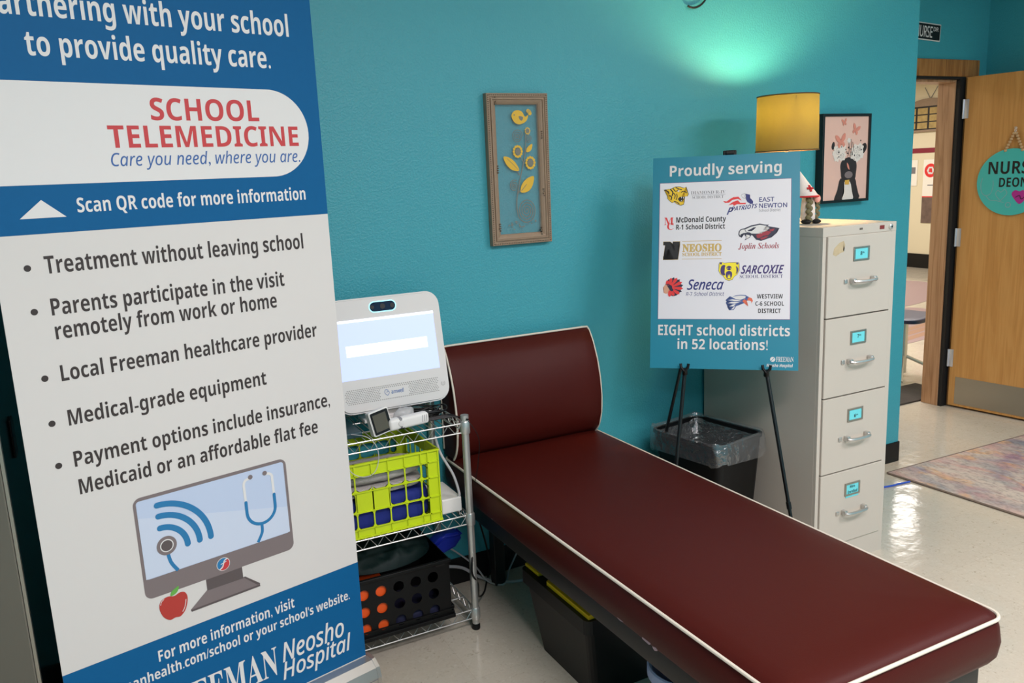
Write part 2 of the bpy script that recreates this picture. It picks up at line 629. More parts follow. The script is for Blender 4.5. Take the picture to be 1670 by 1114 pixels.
INK = 0.00025


def ink(bm, poly, y):
    """a printed shape: a thin raised layer whose face lies at local depth y"""
    _jit[0] = (_jit[0] + 1) % 24
    y = y - _jit[0] * .000008
    return prism(bm, poly, y, y + INK)


_jit = [0]


def stroke(bm, pts, w, y, capn=8):
    P = [Vector((p[0], p[1])) for p in pts]
    L, Rr = [], []
    for i, p in enumerate(P):
        t = (P[min(i + 1, len(P) - 1)] - P[max(i - 1, 0)])
        if t.length < 1e-9:
            continue
        t.normalize()
        nrm = Vector((-t.y, t.x))
        ww = w[i] if isinstance(w, (list, tuple)) else w
        L.append(p + nrm * ww / 2)
        Rr.append(p - nrm * ww / 2)
    _jit[0] = (_jit[0] + 1) % 24
    y = y - _jit[0] * .000008
    a = [bm.verts.new((p.x, y, p.y)) for p in L]
    b = [bm.verts.new((p.x, y, p.y)) for p in Rr]
    fs = [bm.faces.new((a[i], a[i + 1], b[i + 1], b[i])) for i in range(len(a) - 1)]
    if capn:
        for pa, pb, sgn in ((L[0], Rr[0], 1), (L[-1], Rr[-1], -1)):
            c = (pa + pb) / 2
            u = (pa - pb) / 2
            w_ = Vector((-u.y, u.x)) * sgn
            ring = [c + u * math.cos(t) + w_ * math.sin(t) for t in [math.pi * k / capn for k in range(capn + 1)]]
            fs.append(bm.faces.new([bm.verts.new((p.x, y, p.y)) for p in ring]))
    for f in fs:
        f.normal_update()
        if f.normal.y > 0:
            f.normal_flip()
    return bm


def sm(pts, sub=5, closed=True):
    return [(p.x, p.y) for p in catmull([(a, b, 0) for a, b in pts], sub, closed)]


STY = {'b': (0x1D5D4, 0x1D5EE, 0x1D7EC), 's': (0x1D5A0, 0x1D5BA, 0x1D7E2), 'i': (0x1D608, 0x1D622, 0x1D7E2), 'bi': (0x1D63C, 0x1D656, 0x1D7EC),
       'sb': (0x1D400, 0x1D41A, 0x1D7CE), 'sbi': (0x1D468, 0x1D482, 0x1D7CE), 'scr': (0x1D4D0, 0x1D4EA, 0x1D7CE)}


def uni(s, st):
    if st not in STY:
        return s
    U, L, D = STY[st]
    o = ''
    for c in s:
        if 'A' <= c <= 'Z':
            o += chr(U + ord(c) - 65)
        elif 'a' <= c <= 'z':
            o += chr(L + ord(c) - 97)
        elif c.isdigit():
            o += chr(D + ord(c) - 48)
        else:
            o += c
    return o


_caps = {}


def glyphs(s, st, off=0.0):
    cu = bpy.data.curves.new('glyphs', 'FONT')
    cu.body = uni(s, st)
    cu.resolution_u = 4
    cu.offset = off
    o = bpy.data.objects.new('glyphs', cu)
    C.objects.link(o)
    dg = bpy.context.evaluated_depsgraph_get()
    me = bpy.data.meshes.new_from_object(o.evaluated_get(dg))
    bpy.data.objects.remove(o)
    bpy.data.curves.remove(cu)
    return me


def text(bm, s, st, u0, u1, v, cap, y, off=0.0, shear=0.0, rise=0.0):
    if st not in _caps:
        m = glyphs('H', st)
        _caps[st] = max(q.co.y for q in m.vertices) - min(q.co.y for q in m.vertices)
        bpy.data.meshes.remove(m)
    me = glyphs(s, st, off)
    xs = [q.co.x for q in me.vertices]
    x0, x1 = min(xs), max(xs)
    kx = (u1 - u0) / (x1 - x0)
    ky = cap / _caps[st]
    vs = []
    for q in me.vertices:
        X = (q.co.x - x0) * kx
        Z = q.co.y * ky
        vs.append(bm.verts.new((u0 + X + shear * Z, y, v + Z + rise * X)))
    fs = []
    for p in me.polygons:
        try:
            fs.append(bm.faces.new([vs[i] for i in p.vertices]))
        except ValueError:
            pass
    for f in fs:
        f.normal_update()
        if f.normal.y > 0:
            f.normal_flip()
    bpy.data.meshes.remove(me)
    return bm


def art(parent, name, m, fn, label=None):
    bm = bmesh.new()
    fn(bm)
    return link(name, bm, m, parent, 'flatart', label)


def lettering(parent, name, m, lines, y):
    for l in lines:      # one part per printed line
        bm = bmesh.new()
        text(bm, *l[:6], y, *l[6:])
        link(name, bm, m, parent, 'flatart')


# ------------------------------------------------------------------ the setting
XW = 3.628      # right end of the teal wall
XR = 4.925      # right wall of the entry recess
YD = 0.52       # face of the wall with the door
struct('floor', B(-2.2, XR + .12, -6.2, 0.62, -0.1, 0), M['floor'])
hf = struct('floor_hall', B(2.4, 10.75, 0.62, 8.0, -0.1, 0), M['floor'])
bm = bmesh.new()
for cx, cy, rx, ry in ((5.1, 1.62, .62, .33), (6.7, 2.5, 1.0, .46), (8.3, 3.8, 1.1, .5)):
    ring = [bm.verts.new((cx + rx * math.cos(t) - .25 * ry * math.sin(t), cy + ry * math.sin(t) + .45 * rx * math.cos(t), 0.0015)) for t in [2 * math.pi * i / 40 for i in range(40)]]
    bm.faces.new(ring)
link('floor_inlay', bm, M['mauve_tile'], hf, 'flatart')
bm = bmesh.new()
for i, d in enumerate((0, .16, .34)):
    p = [(5.3 + d, 2.25 - d * .4), (7.6 + d, 2.7 - d * .4), (7.6 + d, 2.78 - d * .4), (5.3 + d, 2.33 - d * .4)]
    bm.faces.new([bm.verts.new((a - .3, b - .35, 0.002)) for a, b in p])
link('floor_inlay', bm, M['brown_tile'], hf, 'flatart')
struct('ceiling', B(-2.2, XR + .12, -6.2, 0.62, CEIL, CEIL + .1), M['ceil'])
struct('ceiling_hall', B(2.4, 10.75, 0.62, 8.0, 2.56, 2.66), M['ceil'])
struct('wall_back', B(-2.2, XW, 0, 0.12, 0, CEIL), M['teal'])
struct('wall_return', B(XW - .12, XW, 0.12, YD + .1, 0, CEIL), M['teal'])
bm = bmesh.new()
box(bm, XW - .4, 3.76, YD, YD + .1, 0, CEIL)
box(bm, 4.715, XR + .12, YD, YD + .1, 0, CEIL)
box(bm, 3.76, 4.715, YD, YD + .1, 2.04, CEIL)
struct('wall_entry', bm, M['teal'])
struct('wall_right', B(XR, XR + .12, -6.2, YD, 0, CEIL), M['teal'])
struct('wall_left', B(-2.32, -2.2, -6.2, 0.12, 0, CEIL), M['teal'])
struct('wall_front', B(-2.2, XR + .12, -6.32, -6.2, 0, CEIL), M['teal'])
wh = struct('wall_hall', B(10.6, 10.75, 0.62, 8.0, 0, 2.56), M['cream'])
struct('wall_hall_far', B(2.4, 10.75, 8.0, 8.15, 0, 2.56), M['cream'])
struct('wall_hall_side', B(2.25, 2.4, 0.12, 8.0, 0, 2.56), M['cream'])
struct('wall_hall_near', B(XR + .12, 10.75, 0.5, 0.62, 0, 2.56), M['cream'])
struct('baseboard_back', B(-2.2, XW + .004, -0.008, 0.0, 0, 0.107, bev=.003), M['black_base'])
struct('baseboard_return', B(XW, XW + .006, 0.0, YD, 0, 0.107), M['black_base'])
struct('baseboard_right', B(XR - .006, XR, -6.2, YD, 0, 0.107), M['black_base'])
struct('baseboard_hall', B(10.585, 10.6, 0.62, 8.0, 0, 0.2), M['black_base'])
struct('trim_2', B(10.592, 10.6, 0.62, 8.0, 1.615, 1.68), M['maroon'])
# door frame
bm = bmesh.new()
box(bm, 3.66, 4.84, YD - .016, YD, 2.005, 2.1, bev=.004)
box(bm, 4.728, 4.84, YD - .016, YD, 0.0, 2.005, bev=.004)
box(bm, 3.66, 3.76, YD - .016, YD, 0.0, 2.005, bev=.004)
struct('trim_1', bm, M['oak_frame'])
bm = bmesh.new()
box(bm, 4.668, 4.715, YD + .012, YD + .125, 0, 2.0, bev=.002)
box(bm, 3.76, 3.8, YD + .012, YD + .125, 0, 2.0, bev=.002)
box(bm, 3.8, 4.668, YD + .012, YD + .125, 1.975, 2.04, bev=.002)
struct('trim_3', bm, M['jamb'])
bm = bmesh.new()
box(bm, 4.674, 4.727, YD - .012, YD + .0115, 0, 2.005)
box(bm, 3.78, 4.674, YD - .012, YD + .0115, 1.99, 2.005)
struct('trim_4', bm, M['black_matte'])
# open oak door
DA = math.atan2(-0.478, 0.064)
door = thing('door_1', 'oak door standing open toward the room with a metal kick plate', 'door', (4.708, .492, .0), (0, 0, DA))
door['kind'] = 'structure'
link('leaf', B(0.004, .90, 0, .044, 0.012, 2.0, bev=.002), M['oak'], door)
link('kick_plate', B(0.045, .86, -.0022, -.0002, .028, .2), M['steel'], door, label='brushed metal kick plate')
for z in (1.82, 1.065, .315):
    bm = B(-.012, .024, -.004, -.0002, z - .055, z + .055, bev=.001)
    tube(bm, [(-.006, -.006, z - .055), (-.006, -.006, z + .055)], .006, 10)
    link('hinge', bm, M['hinge'], door, True)

# ------------------------------------------------------------------ unseen lamps in the ceilings, some added for fill
for i, (x, y, w, d, p) in enumerate(ROOM_LIGHTS):
    t = thing('ceiling_light', 'unseen recessed ceiling light panel overhead', 'ceiling light', (x, y, CEIL), group='ceiling lights')
    bm = bmesh.new()
    box(bm, -w / 2 - .03, w / 2 + .03, -d / 2 - .03, -d / 2, -.012, 0)
    box(bm, -w / 2 - .03, w / 2 + .03, d / 2, d / 2 + .03, -.012, 0)
    box(bm, -w / 2 - .03, -w / 2, -d / 2, d / 2, -.012, 0)
    box(bm, w / 2, w / 2 + .03, -d / 2, d / 2, -.012, 0)
    link('light_frame', bm, M['white_plastic'], t)
    area_light('lamp_light', (0, 0, -.02), w, d, p, (1, .935, .965), t)
for i, (x, y, w, d, p) in enumerate(HALL_LIGHTS):
    t = thing('hall_ceiling_light', 'unseen recessed light panel in the hall ceiling', 'ceiling light', (x, y, 2.56), group='hall ceiling lights')
    bm = bmesh.new()
    box(bm, -w / 2 - .03, w / 2 + .03, -d / 2 - .03, -d / 2, -.012, 0)
    box(bm, -w / 2 - .03, w / 2 + .03, d / 2, d / 2 + .03, -.012, 0)
    link('light_frame', bm, M['white_plastic'], t)
    area_light('lamp_light', (0, 0, -.02), w, d, p, (1, .95, .90), t)

# ------------------------------------------------------------------ treatment couch
couch = thing('treatment_couch', 'long maroon vinyl treatment couch with white piping and a raised headrest at the wall', 'couch', (1.41, -.88, 0))
CX0, CX1, CY0, CY1 = -.325, .325, -.873, .868


def ringpts(ins, z, r, n=6):
    return [(x, y, z) for x, y in rrect(CX0 + ins, CX1 - ins, CY0 + ins, CY1 - ins, r, n)]


bm = bmesh.new()
prof = [(.022, .416, .03), (.006, .420, .04), (-.004, .436, .045), (-.008, .470, .045), (-.003, .505, .04), (.003, .524, .035), (.008, .531, .035), (.022, .540, .035), (.06, .547, .03), (.12, .5505, .02), (.2, .552, .01), (.29, .5525, .005)]
rings = [[bm.verts.new(p) for p in ringpts(i, z, r)] for i, z, r in prof]
for a, b in zip(rings, rings[1:]):
    for j in range(len(a)):
        k = (j + 1) % len(a)
        bm.faces.new((a[j], a[k], b[k], b[j]))
bm.faces.new(rings[0][::-1])
bm.faces.new(rings[-1])
link('cushion', bm, M['vinyl'], couch, True)
link('cushion_piping', tube(bmesh.new(), ringpts(.001, .5275, .036, 8), .0043, 8, closed=True), M['piping'], couch, True, label='cream piping round the cushion edge')
bm = bmesh.new()
box(bm, CX0 + .03, CX1 - .03, CY0 + .03, CY1 - .03, .335, .416, bev=.012)
link('base_frame', bm, M['floor_dark_metal'], couch, True, label='black base frame')
for x in (CX0 + .17, CX1 - .09):
    for y in (CY0 + .22, CY1 - .07):
        bm = B(x - .022, x + .022, y - .022, y + .022, 0, .34, bev=.003)
        link('leg', bm, M['floor_dark_metal'], couch)
# headrest wedge: profile in (y, z)
hp = [(-.100, .540), (-.128, .575), (-.146, .63), (-.150, .70), (-.142, .77), (-.124, .84), (-.096, .905), (-.072, .943), (-.058, .956), (-.040, .957), (-.016, .952), (-.012, .75), (-.012, .540)]
hx0, hx1 = 1.092 - 1.41, 1.705 - 1.41
bm = bmesh.new()
secs = []
for x, s in ((hx0, .0), (hx0 + .004, .006), (hx0 + .05, .012), (0, .016), (hx1 - .05, .012), (hx1 - .004, .006), (hx1, .0)):
    secs.append([bm.verts.new((x, y - s * (1 if y < -.06 and z > .56 else 0) + .88, z)) for y, z in hp])
for a, b in zip(secs, secs[1:]):
    for j in range(len(hp)):
        k = (j + 1) % len(hp)
        bm.faces.new((a[j], a[k], b[k], b[j]))
bm.faces.new(secs[0][::-1])
bm.faces.new(secs[-1])
link('headrest', bm, M['vinyl'], couch, True)
bm = bmesh.new()
e1 = [(hx1, y + .88, z) for y, z in hp[:9]]
e0 = [(hx0, y + .88, z) for y, z in hp[:9]]
top = catmull(e0, 3) + [(hx0 + .02, -.062 + .88, .958), (0, -.066 + .88, .959), (hx1 - .02, -.062 + .88, .958)] + catmull(e1, 3)[::-1]
tube(bm, top, .0039, 8)
for x in (hx0, hx1):
    tube(bm, [(x, -.016 + .88, .952), (x, -.012 + .88, .56)], .004, 6)
link('headrest_piping', bm, M['piping'], couch, True, label='cream piping along the headrest edges')
# scuffs in the vinyl of the near side
bm = bmesh.new()
for y, z, w, h in ((-1.03, .432, .05, .006), (-1.17, .43, .03, .007), (-1.28, .428, .035, .012), (-1.315, .424, .02, .009), (-.42, .43, .012, .006), (-.44, .436, .008, .005)):
    pl = [(y + .88 + (random.random() - .5) * .2 * w + w / 2 * math.cos(t), z + h / 2 * math.sin(t) * (.6 + .8 * random.random())) for t in [2 * math.pi * i / 9 for i in range(9)]]
    v = [bm.verts.new((CX0 + .0002, a, b)) for a, b in pl]
    bm.faces.new(v)
link('scuff_mark', bm, mat('scuff_lilac', (176, 150, 160), 0.7), couch, 'flatart', 'pale scuffs low on the near side')

# ------------------------------------------------------------------ roll-up banner
BA = R(14.667)
ban = thing('retractable_banner', 'tall white and blue roll-up banner about school telemedicine standing at left', 'banner', (-.1866, -.6546, 0), (0, 0, BA))
link('sheet', B(0, .827, 0, .0012, .07, 2.09), M['sheet'], ban)
bm = bmesh.new()
prism(bm, [(-.055, .012), (-.060, .04), (-.052, .07), (-.03, .088), (-.004, .092), (.012, .09), (.05, .05), (.05, .012)], -.0, .83)
for v in bm.verts:
    y, x, z = v.co.x, v.co.y, v.co.z
    v.co = (x, y, z)
link('base_casing', bm, M['alu'], ban, label='satin aluminium base casing')
link('base_seam', B(0.0, .83, -.0605, -.058, .034, .037), M['grey_plastic'], ban)
for x0, x1 in ((-.012, 0), (.83, .842)):
    bm = bmesh.new()
    prism(bm, [(-.057, .012), (-.062, .04), (-.054, .072), (-.03, .091), (.012, .093), (.052, .05), (.052, .012)], x0, x1)
    for v in bm.verts:
        v.co = (v.co.y, v.co.x, v.co.z)
    link('end_cap', bm, M['alu'], ban)
link('end_slot', B(.8425, .844, -.03, .012, .045, .083, bev=.0005), M['black'], ban)
for x in (.14, .69):
    link('foot', B(x - .02, x + .02, -.10, .09, 0, .012, bev=.003), M['alu'], ban, label='flat swing-out foot')
link('support_pole', T([(.413, .02, .05), (.413, .012, 2.09)], .008, 10), M['alu'], ban, True)
link('top_rail', B(-.002, .829, -.008, .01, 2.085, 2.11, bev=.003), M['alu'], ban)
Y1, Y2, Y3, Y4, Y5 = -.0004, -.0008, -.0012, -.0016, -.002


art(ban, 'blue_panel', M['blue'], lambda bm: ink(bm, [(0, 1.467), (.827, 1.467), (.827, 2.088), (0, 2.088)], Y1), 'printed blue band at the top')
art(ban, 'blue_panel', M['blue'], lambda bm: ink(bm, [(0, .094), (.827, .094), (.827, .4085), (0, .4085)], Y1), 'printed blue band at the bottom')
art(ban, 'title_pill', M['white_ink'], lambda bm: ink(bm, [(0, 1.575), (.68, 1.575)] + [(.678 + .111 * math.cos(t), 1.687 + .112 * math.sin(t)) for t in [R(-86 + 172 * i / 24) for i in range(25)]] + [(.68, 1.799), (0, 1.799)], Y2))
art(ban, 'up_arrow', M['white_ink'], lambda bm: ink(bm, [(.063, 1.502), (.158, 1.502), (.111, 1.542)], Y2))
lettering(ban, 'headline_lettering', M['white_ink'], [
    ('Partnering with your school', 'b', .056, .757, 1.936, .054), ('to provide quality care.', 'b', .126, .697, 1.853, .052),
    ('Scan QR code for more information', 'b', .183, .763, 1.510, .033)], Y2)
lettering(ban, 'title_lettering', M['red_ink'], [('SCHOOL', 'b', .374, .65, 1.718, .052), ('TELEMEDICINE', 'b', .271, .757, 1.654, .051)], Y3)
lettering(ban, 'slogan_lettering', M['blue_ink'], [('Care you need, where you are.', 'i', .270, .757, 1.612, .030, .004)], Y3)
lettering(ban, 'list_lettering', M['dark_ink'], [
    ('Treatment without leaving school', 'b', .098, .743, 1.377, .040), ('Parents participate in the visit', 'b', .098, .676, 1.281, .039),
    ('remotely from work or home', 'b', .099, .648, 1.225, .039), ('Local Freeman healthcare provider', 'b', .097, .760, 1.126, .038),
    ('Medical-grade equipment', 'b', .098, .595, 1.018, .038), ('Payment options include insurance,', 'b', .097, .781, .916, .038),
    ('Medicaid or an affordable flat fee', 'b', .099, .735, .846, .038)], Y1)
for z in (1.393, 1.294, 1.139, 1.031, .928):
    art(ban, 'list_bullet', M['dark_ink'], lambda bm: ink(bm, circ(.063, z, .0075, 20), Y1))
# computer drawing
mo = rrect(.211, .626, .524, .798, .02)
art(ban, 'drawn_monitor', M['grey_ink'], lambda bm: (ink(bm, mo, Y1), ink(bm, [(.367, .526), (.468, .526), (.468, .489), (.367, .489)], Y1), ink(bm, [(.366, .493), (.469, .493), (.514, .458), (.513, .449), (.320, .449), (.318, .455)], Y1)))
art(ban, 'drawn_stand', M['grey_dark_ink'], lambda bm: (ink(bm, [(.367, .523), (.468, .523), (.468, .490), (.367, .492)], Y2), ink(bm, [(.318, .4545), (.513, .4545), (.514, .449), (.320, .449)], Y2), ink(bm, [(.468, .493), (.474, .493), (.514, .458), (.506, .456)], Y2)))
art(ban, 'drawn_screen', M['pale_ink'], lambda bm: ink(bm, rrect(.2185, .618, .5775, .789, .008), Y2))
art(ban, 'drawn_screen_glare', M['pale2_ink'], lambda bm: ink(bm, [(.2185, .745), (.618, .655), (.618, .579), (.2185, .579)], Y3))


def arc(cx, cz, r, a0, a1, n=18):
    return [(cx + r * math.cos(R(a0 + (a1 - a0) * i / n)), cz + r * math.sin(R(a0 + (a1 - a0) * i / n))) for i in range(n + 1)]


def a_arcs(bm):
    for r in (.064, .096, .126):
        stroke(bm, arc(.268, .640, r, 90, 0), .0155, Y4)
    stroke(bm, sm([(.278, .640), (.284, .605), (.299, .577)], 6, False), .009, Y4, 0)
    stroke(bm, [(.499, .703), (.499, .672)] + arc(.5405, .671, .0415, 180, 360, 22) + [(.582, .703)], .0088, Y4)
    stroke(bm, sm([(.537, .631), (.536, .605), (.521, .579)], 6, False), .0085, Y4, 0)


art(ban, 'drawn_signal_and_tube', M['arc_ink'], a_arcs)
art(ban, 'drawn_earpipes', M['white_ink'], lambda bm: (stroke(bm, [(.499, .70), (.498, .752)] + arc(.512, .754, .0135, 180, 75, 8) + [(.519, .770)], .0072, Y4), stroke(bm, [(.582, .70), (.581, .752)] + arc(.568, .754, .0135, 0, 105, 8) + [(.561, .770)], .0072, Y4)))
art(ban, 'drawn_ear_tips', M['grey_ink'], lambda bm: (ink(bm, circ(.519, .771, .0066, 18), Y5), ink(bm, circ(.561, .771, .0066, 18), Y5), ink(bm, circ(.279, .653, .0255, 30), Y5)))
art(ban, 'drawn_bell_rim', M['white_ink'], lambda bm: ink(bm, circ(.279, .653, .0172, 28), Y5 - .0004))
art(ban, 'drawn_bell', M['grey_dark_ink'], lambda bm: ink(bm, circ(.279, .653, .0145, 28), Y5 - .0008))
# round emblem on the drawn monitor
art(ban, 'emblem_ring', M['white_ink'], lambda bm: ink(bm, circ(.418, .5505, .0185, 30), Y2))
art(ban, 'emblem_blue', M['arc_ink'], lambda bm: ink(bm, [(.418 + .017 * math.cos(t), .5505 + .017 * math.sin(t)) for t in [R(45 + 180 * i / 20) for i in range(21)]], Y3))
art(ban, 'emblem_red', M['red_ink'], lambda bm: ink(bm, [(.418 + .017 * math.cos(t), .5505 + .017 * math.sin(t)) for t in [R(225 + 180 * i / 20) for i in range(21)]], Y3))
art(ban, 'emblem_stroke', M['white_ink'], lambda bm: (stroke(bm, sm([(.407, .5385), (.4145, .543), (.418, .551), (.422, .560), (.4295, .5635)], 5, False), .0032, Y4), stroke(bm, [(.411, .552), (.426, .556)], .002, Y4)))
art(ban, 'drawn_apple', M['apple_ink'], lambda bm: ink(bm, sm([(.246, .508), (.2405, .488), (.248, .463), (.263, .449), (.277, .4505), (.291, .449), (.306, .464), (.314, .492), (.309, .510), (.296, .5145), (.281, .510), (.264, .5145)], 4), Y2))
art(ban, 'drawn_apple_leaf', M['green_ink'], lambda bm: ink(bm, sm([(.272, .513), (.275, .524), (.285, .530), (.295, .5335), (.292, .522), (.284, .515)], 3), Y3))
art(ban, 'drawn_apple_shine', M['white_ink'], lambda bm: (stroke(bm, sm([(.309, .490), (.304, .471), (.297, .460)], 4, False), .0018, Y3), stroke(bm, sm([(.2445, .498), (.247, .506), (.254, .511)], 4, False), .0016, Y3)))
lettering(ban, 'footer_lettering', M['white_ink'], [
    ('For more information, visit', 'b', .222, .609, .346, .031), ("freemanhealth.com/school or your school's website.", 'b', .068, .789, .301, .028),
    ('FREEMAN', 'sb', .205, .540, .164, .086), ('Neosho', 'i', .556, .760, .192, .058, .012), ('Hospital', 'i', .552, .780, .137, .052, .012), ('Health System', 'i', .33, .53, .118, .026, .005)], Y2)

# ------------------------------------------------------------------ tall dark cabinet at the left edge
fr = thing('tall_cabinet', 'tall dark glossy cabinet with a grey metal front behind the banner at the left edge', 'cabinet', (-.58, -.32, 0))
link('body', B(-.345, .345, -.28, .30, 0.0, 1.75, bev=.004), M['fridge_dark'], fr)
link('front_door', B(-.345, .338, -.305, -.282, 0.06, 1.745, bev=.004), M['fridge_grey'], fr, label='grey metal front door')
link('edge_strip', B(.3385, .3455, -.303, -.284, 0.03, 1.745), M['steel'], fr, label='thin bright metal edge strip')
link('side_block', B(.345, .352, -.09, -.03, .9, 1.0, bev=.003), M['black'], fr)  # small black block on the side panel

# ------------------------------------------------------------------ wire shelving unit
SX0, SX1, SY0, SY1 = .43, 1.041, -.339, -.022
shelf = thing('wire_shelving', 'chrome three-tier wire shelving unit between the banner and the couch', 'shelving', ((SX0 + SX1) / 2, (SY0 + SY1) / 2, 0))
ox, oy = (SX0 + SX1) / 2, (SY0 + SY1) / 2


def off(bm, dx, dy, dz=0):
    for v in bm.verts:
        v.co += Vector((dx, dy, dz))
    return bm


for x in (SX0, SX1):
    for y in (SY0, SY1):
        bm = T([(x, y, .02), (x, y, .775)], .0125, 12)
        tube(bm, [(x, y, .765), (x, y, .778)], .014, 12)
        p = link('post', off(bm, -ox, -oy), M['chrome'], shelf, True)
        bm = lathe(bmesh.new(), [(.013, 0), (.0145, .004), (.0145, .018), (.009, .03)], 12, x, y)
        link('foot', off(bm, -ox, -oy), M['black'], p, True)
for z in (.075, .425, .75):
    bm = bmesh.new()
    r = .0024
    for zz in (z, z - .032):
        tube(bm, [(SX0, SY0, zz), (SX1, SY0, zz)], r, 6)
        tube(bm, [(SX0, SY1, zz), (SX1, SY1, zz)], r, 6)
        tube(bm, [(SX0, SY0, zz), (SX0, SY1, zz)], r, 6)
        tube(bm, [(SX1, SY0, zz), (SX1, SY1, zz)], r, 6)
    n = 24
    zig = [(SX0 + .012 + (SX1 - SX0 - .024) * i / n, SY0, z - (.032 if i % 2 else 0)) for i in range(n + 1)]
    tube(bm, zig, .0019, 5)
    tube(bm, [(a, SY1, c) for a, b, c in zig], .0019, 5)
    n = 12
    for X in (SX0, SX1):
        tube(bm, [(X, SY0 + .012 + (SY1 - SY0 - .024) * i / n, z - (.032 if i % 2 else 0)) for i in range(n + 1)], .0019, 5)
    for i in range(1, 25):
        x = SX0 + (SX1 - SX0) * i / 25
        tube(bm, [(x, SY0, z + .003), (x, SY1, z + .003)], .0018, 5)
    for y in (SY0 + .1, SY0 + .21):
        tube(bm, [(SX0, y, z - .001), (SX1, y, z - .001)], .0026, 6)
    for x in (SX0, SX1):
        for y in (SY0, SY1):
            lathe(bm, [(.0155, z - .036), (.017, z - .03), (.0165, z + .004), (.0145, z + .008)], 12, x, y)
    link('wire_shelf', off(bm, -ox, -oy), M['chrome'], shelf, True)

# ------------------------------------------------------------------ telehealth monitor
LM = math.atan2(.07, .38)
mon = thing('telehealth_monitor', 'white telehealth monitor with a lit pale blue screen on the top wire shelf', 'monitor', (.86, -.2, .768), (-LM, 0, 0))
zo = .032  # the body starts this much above the shelf
bm = bmesh.new()
prism(bm, rrect(-.198, .198, 0 + zo, .381 + zo, .048, 8), 0, .045)
bm2 = bm
bmesh.ops.bevel(bm, geom=[e for e in bm.edges if all(abs(v.co.y) < 1e-6 for v in e.verts) and len(e.link_faces) == 2 and e.calc_face_angle(0) > 1.0], offset=.006, segments=3, affect='EDGES')
link('housing', bm, M['monitor'], mon, True)
art(mon, 'screen', M['screen'], lambda bm: prism(bm, [(-.182, .113 + zo), (.170, .113 + zo), (.170, .311 + zo), (-.182, .311 + zo)], -.0008, .001), 'lit pale blue screen')
art(mon, 'screen_white_areas', M['screen_white'], lambda bm: (ink(bm, [(-.149, .190 + zo), (.136, .190 + zo), (.136, .226 + zo), (-.149, .226 + zo)], -.0013), ink(bm, [(-.182, .303 + zo), (.170, .303 + zo), (.170, .311 + zo), (-.182, .311 + zo)], -.0013)))
art(mon, 'camera_ring', M['lens_ring'], lambda bm: prism(bm, rrect(-.054, .042, .327 + zo, .365 + zo, .0185), -.0010, .001), 'pale cyan lit ring')
art(mon, 'camera_window', M['lens'], lambda bm: prism(bm, rrect(-.0505, .0385, .3305 + zo, .3615 + zo, .0152), -.0016, .001), 'dark camera window')
for x, r in ((-.042, .0065), (-.006, .009), (.028, .0075)):
    art(mon, 'camera_lens', M['ink_black'], lambda bm: prism(bm, circ(x, .346 + zo, r, 20), -.0026, -.001))


def a_grille(bm):
    ng, rows = 46, 9
    for j in range(rows):
        for i in range(ng):
            x = -.170 + .325 * i / (ng - 1) + (.0035 if j % 2 else 0)
            z = .035 + .045 * j / (rows - 1)
            # pill ends, and the notch round the power button
            if x < -.155 and (x + .155) ** 2 + (z - .0575) ** 2 > .0245 ** 2:
                continue
            if (x - .174) ** 2 + (z - .058) ** 2 < .021 ** 2 or x > .158:
                continue
            if -.053 < x < .047 and .038 < z < .073:
                continue
            w = .0026
            vs = [bm.verts.new((x + a * w * 1.15, -.0004, z + zo + b * w)) for a, b in ((-1, -.2), (0, -.75), (1, .2), (0, .75))]
            bm.faces.new(vs)


art(mon, 'speaker_grille', M['monitor_grey'], a_grille)
lettering(mon, 'brand_lettering', M['blue_ink'], [('amwell', 's', -.014, .030, .0505 + zo, .0125, .015)], -.0004)
art(mon, 'brand_mark', M['blue_ink'], lambda bm: stroke(bm, sm([(-.024, .064 + zo), (-.034, .066 + zo), (-.0365, .056 + zo), (-.028, .047 + zo), (-.021, .056 + zo), (-.026, .061 + zo), (-.030, .056 + zo)], 5, False), .0016, -.0004))
art(mon, 'power_button', M['monitor_grey'], lambda bm: (stroke(bm, arc(.174, .058 + zo, .0075, -230, 50), .0011, -.0004), stroke(bm, arc(.174, .058 + zo, .0042, -230, 50), .0009, -.0004), stroke(bm, [(.174, .0585 + zo), (.174, .0635 + zo)], .0009, -.0004)))
bm = bmesh.new()
box(bm, -.11, .11, .03, .11, -.012, .0, bev=.003)
box(bm, -.05, .05, .044, .075, -.004, .2, bev=.004)
for v in bm.verts:   # stand upright on the shelf although the screen leans back
    pass
stand = link('stand', bm, M['monitor'], mon)
stand.rotation_euler = (LM, 0, 0)
stand.location = (0, 0, 0)

# handheld examination camera
hh = thing('handheld_exam_camera', 'white handheld exam camera with a dark display lying at the shelf front', 'exam camera', (.76, -.318, .7585), (0, 0, R(3)))
bm = bmesh.new()
prism(bm, rrect(-.036, .036, -.040, .040, .006), 0, .026)
bmesh.ops.bevel(bm, geom=[e for e in bm.edges if e.calc_face_angle(0) > 1.2], offset=.0025, segments=2, affect='EDGES')
head = link('head', bm, M['white_plastic'], hh, True)
head.location = (0, -.004, .041)
head.rotation_euler = (R(-10), R(-8), R(10))
b1 = art(head, 'display_bezel', M['black'], lambda bm: prism(bm, rrect(-.032, .032, -.036, .036, .004), -.0012, .0005))
b2 = art(head, 'display', M['screen_dark'], lambda bm: prism(bm, [(-.026, -.028), (.022, -.028), (.022, .028), (-.026, .028)], -.0022, -.001), 'olive grey display')
bm = bmesh.new()
box(bm, .026, .165, -.012, .022, .002, .040, bev=.010, seg=4)
g = link('handle', bm, M['white_plastic'], hh, True)
g.rotation_euler = (0, R(-2), 0)
bm = lathe(bmesh.new(), [(.0095, 0), (.0095, .0025), (.006, .0035)], 20)
for v in bm.verts:
    v.co = Vector((v.co.x + .066, -.0118 - v.co.z, v.co.y + .023))
link('button', bm, M['monitor'], g, True)
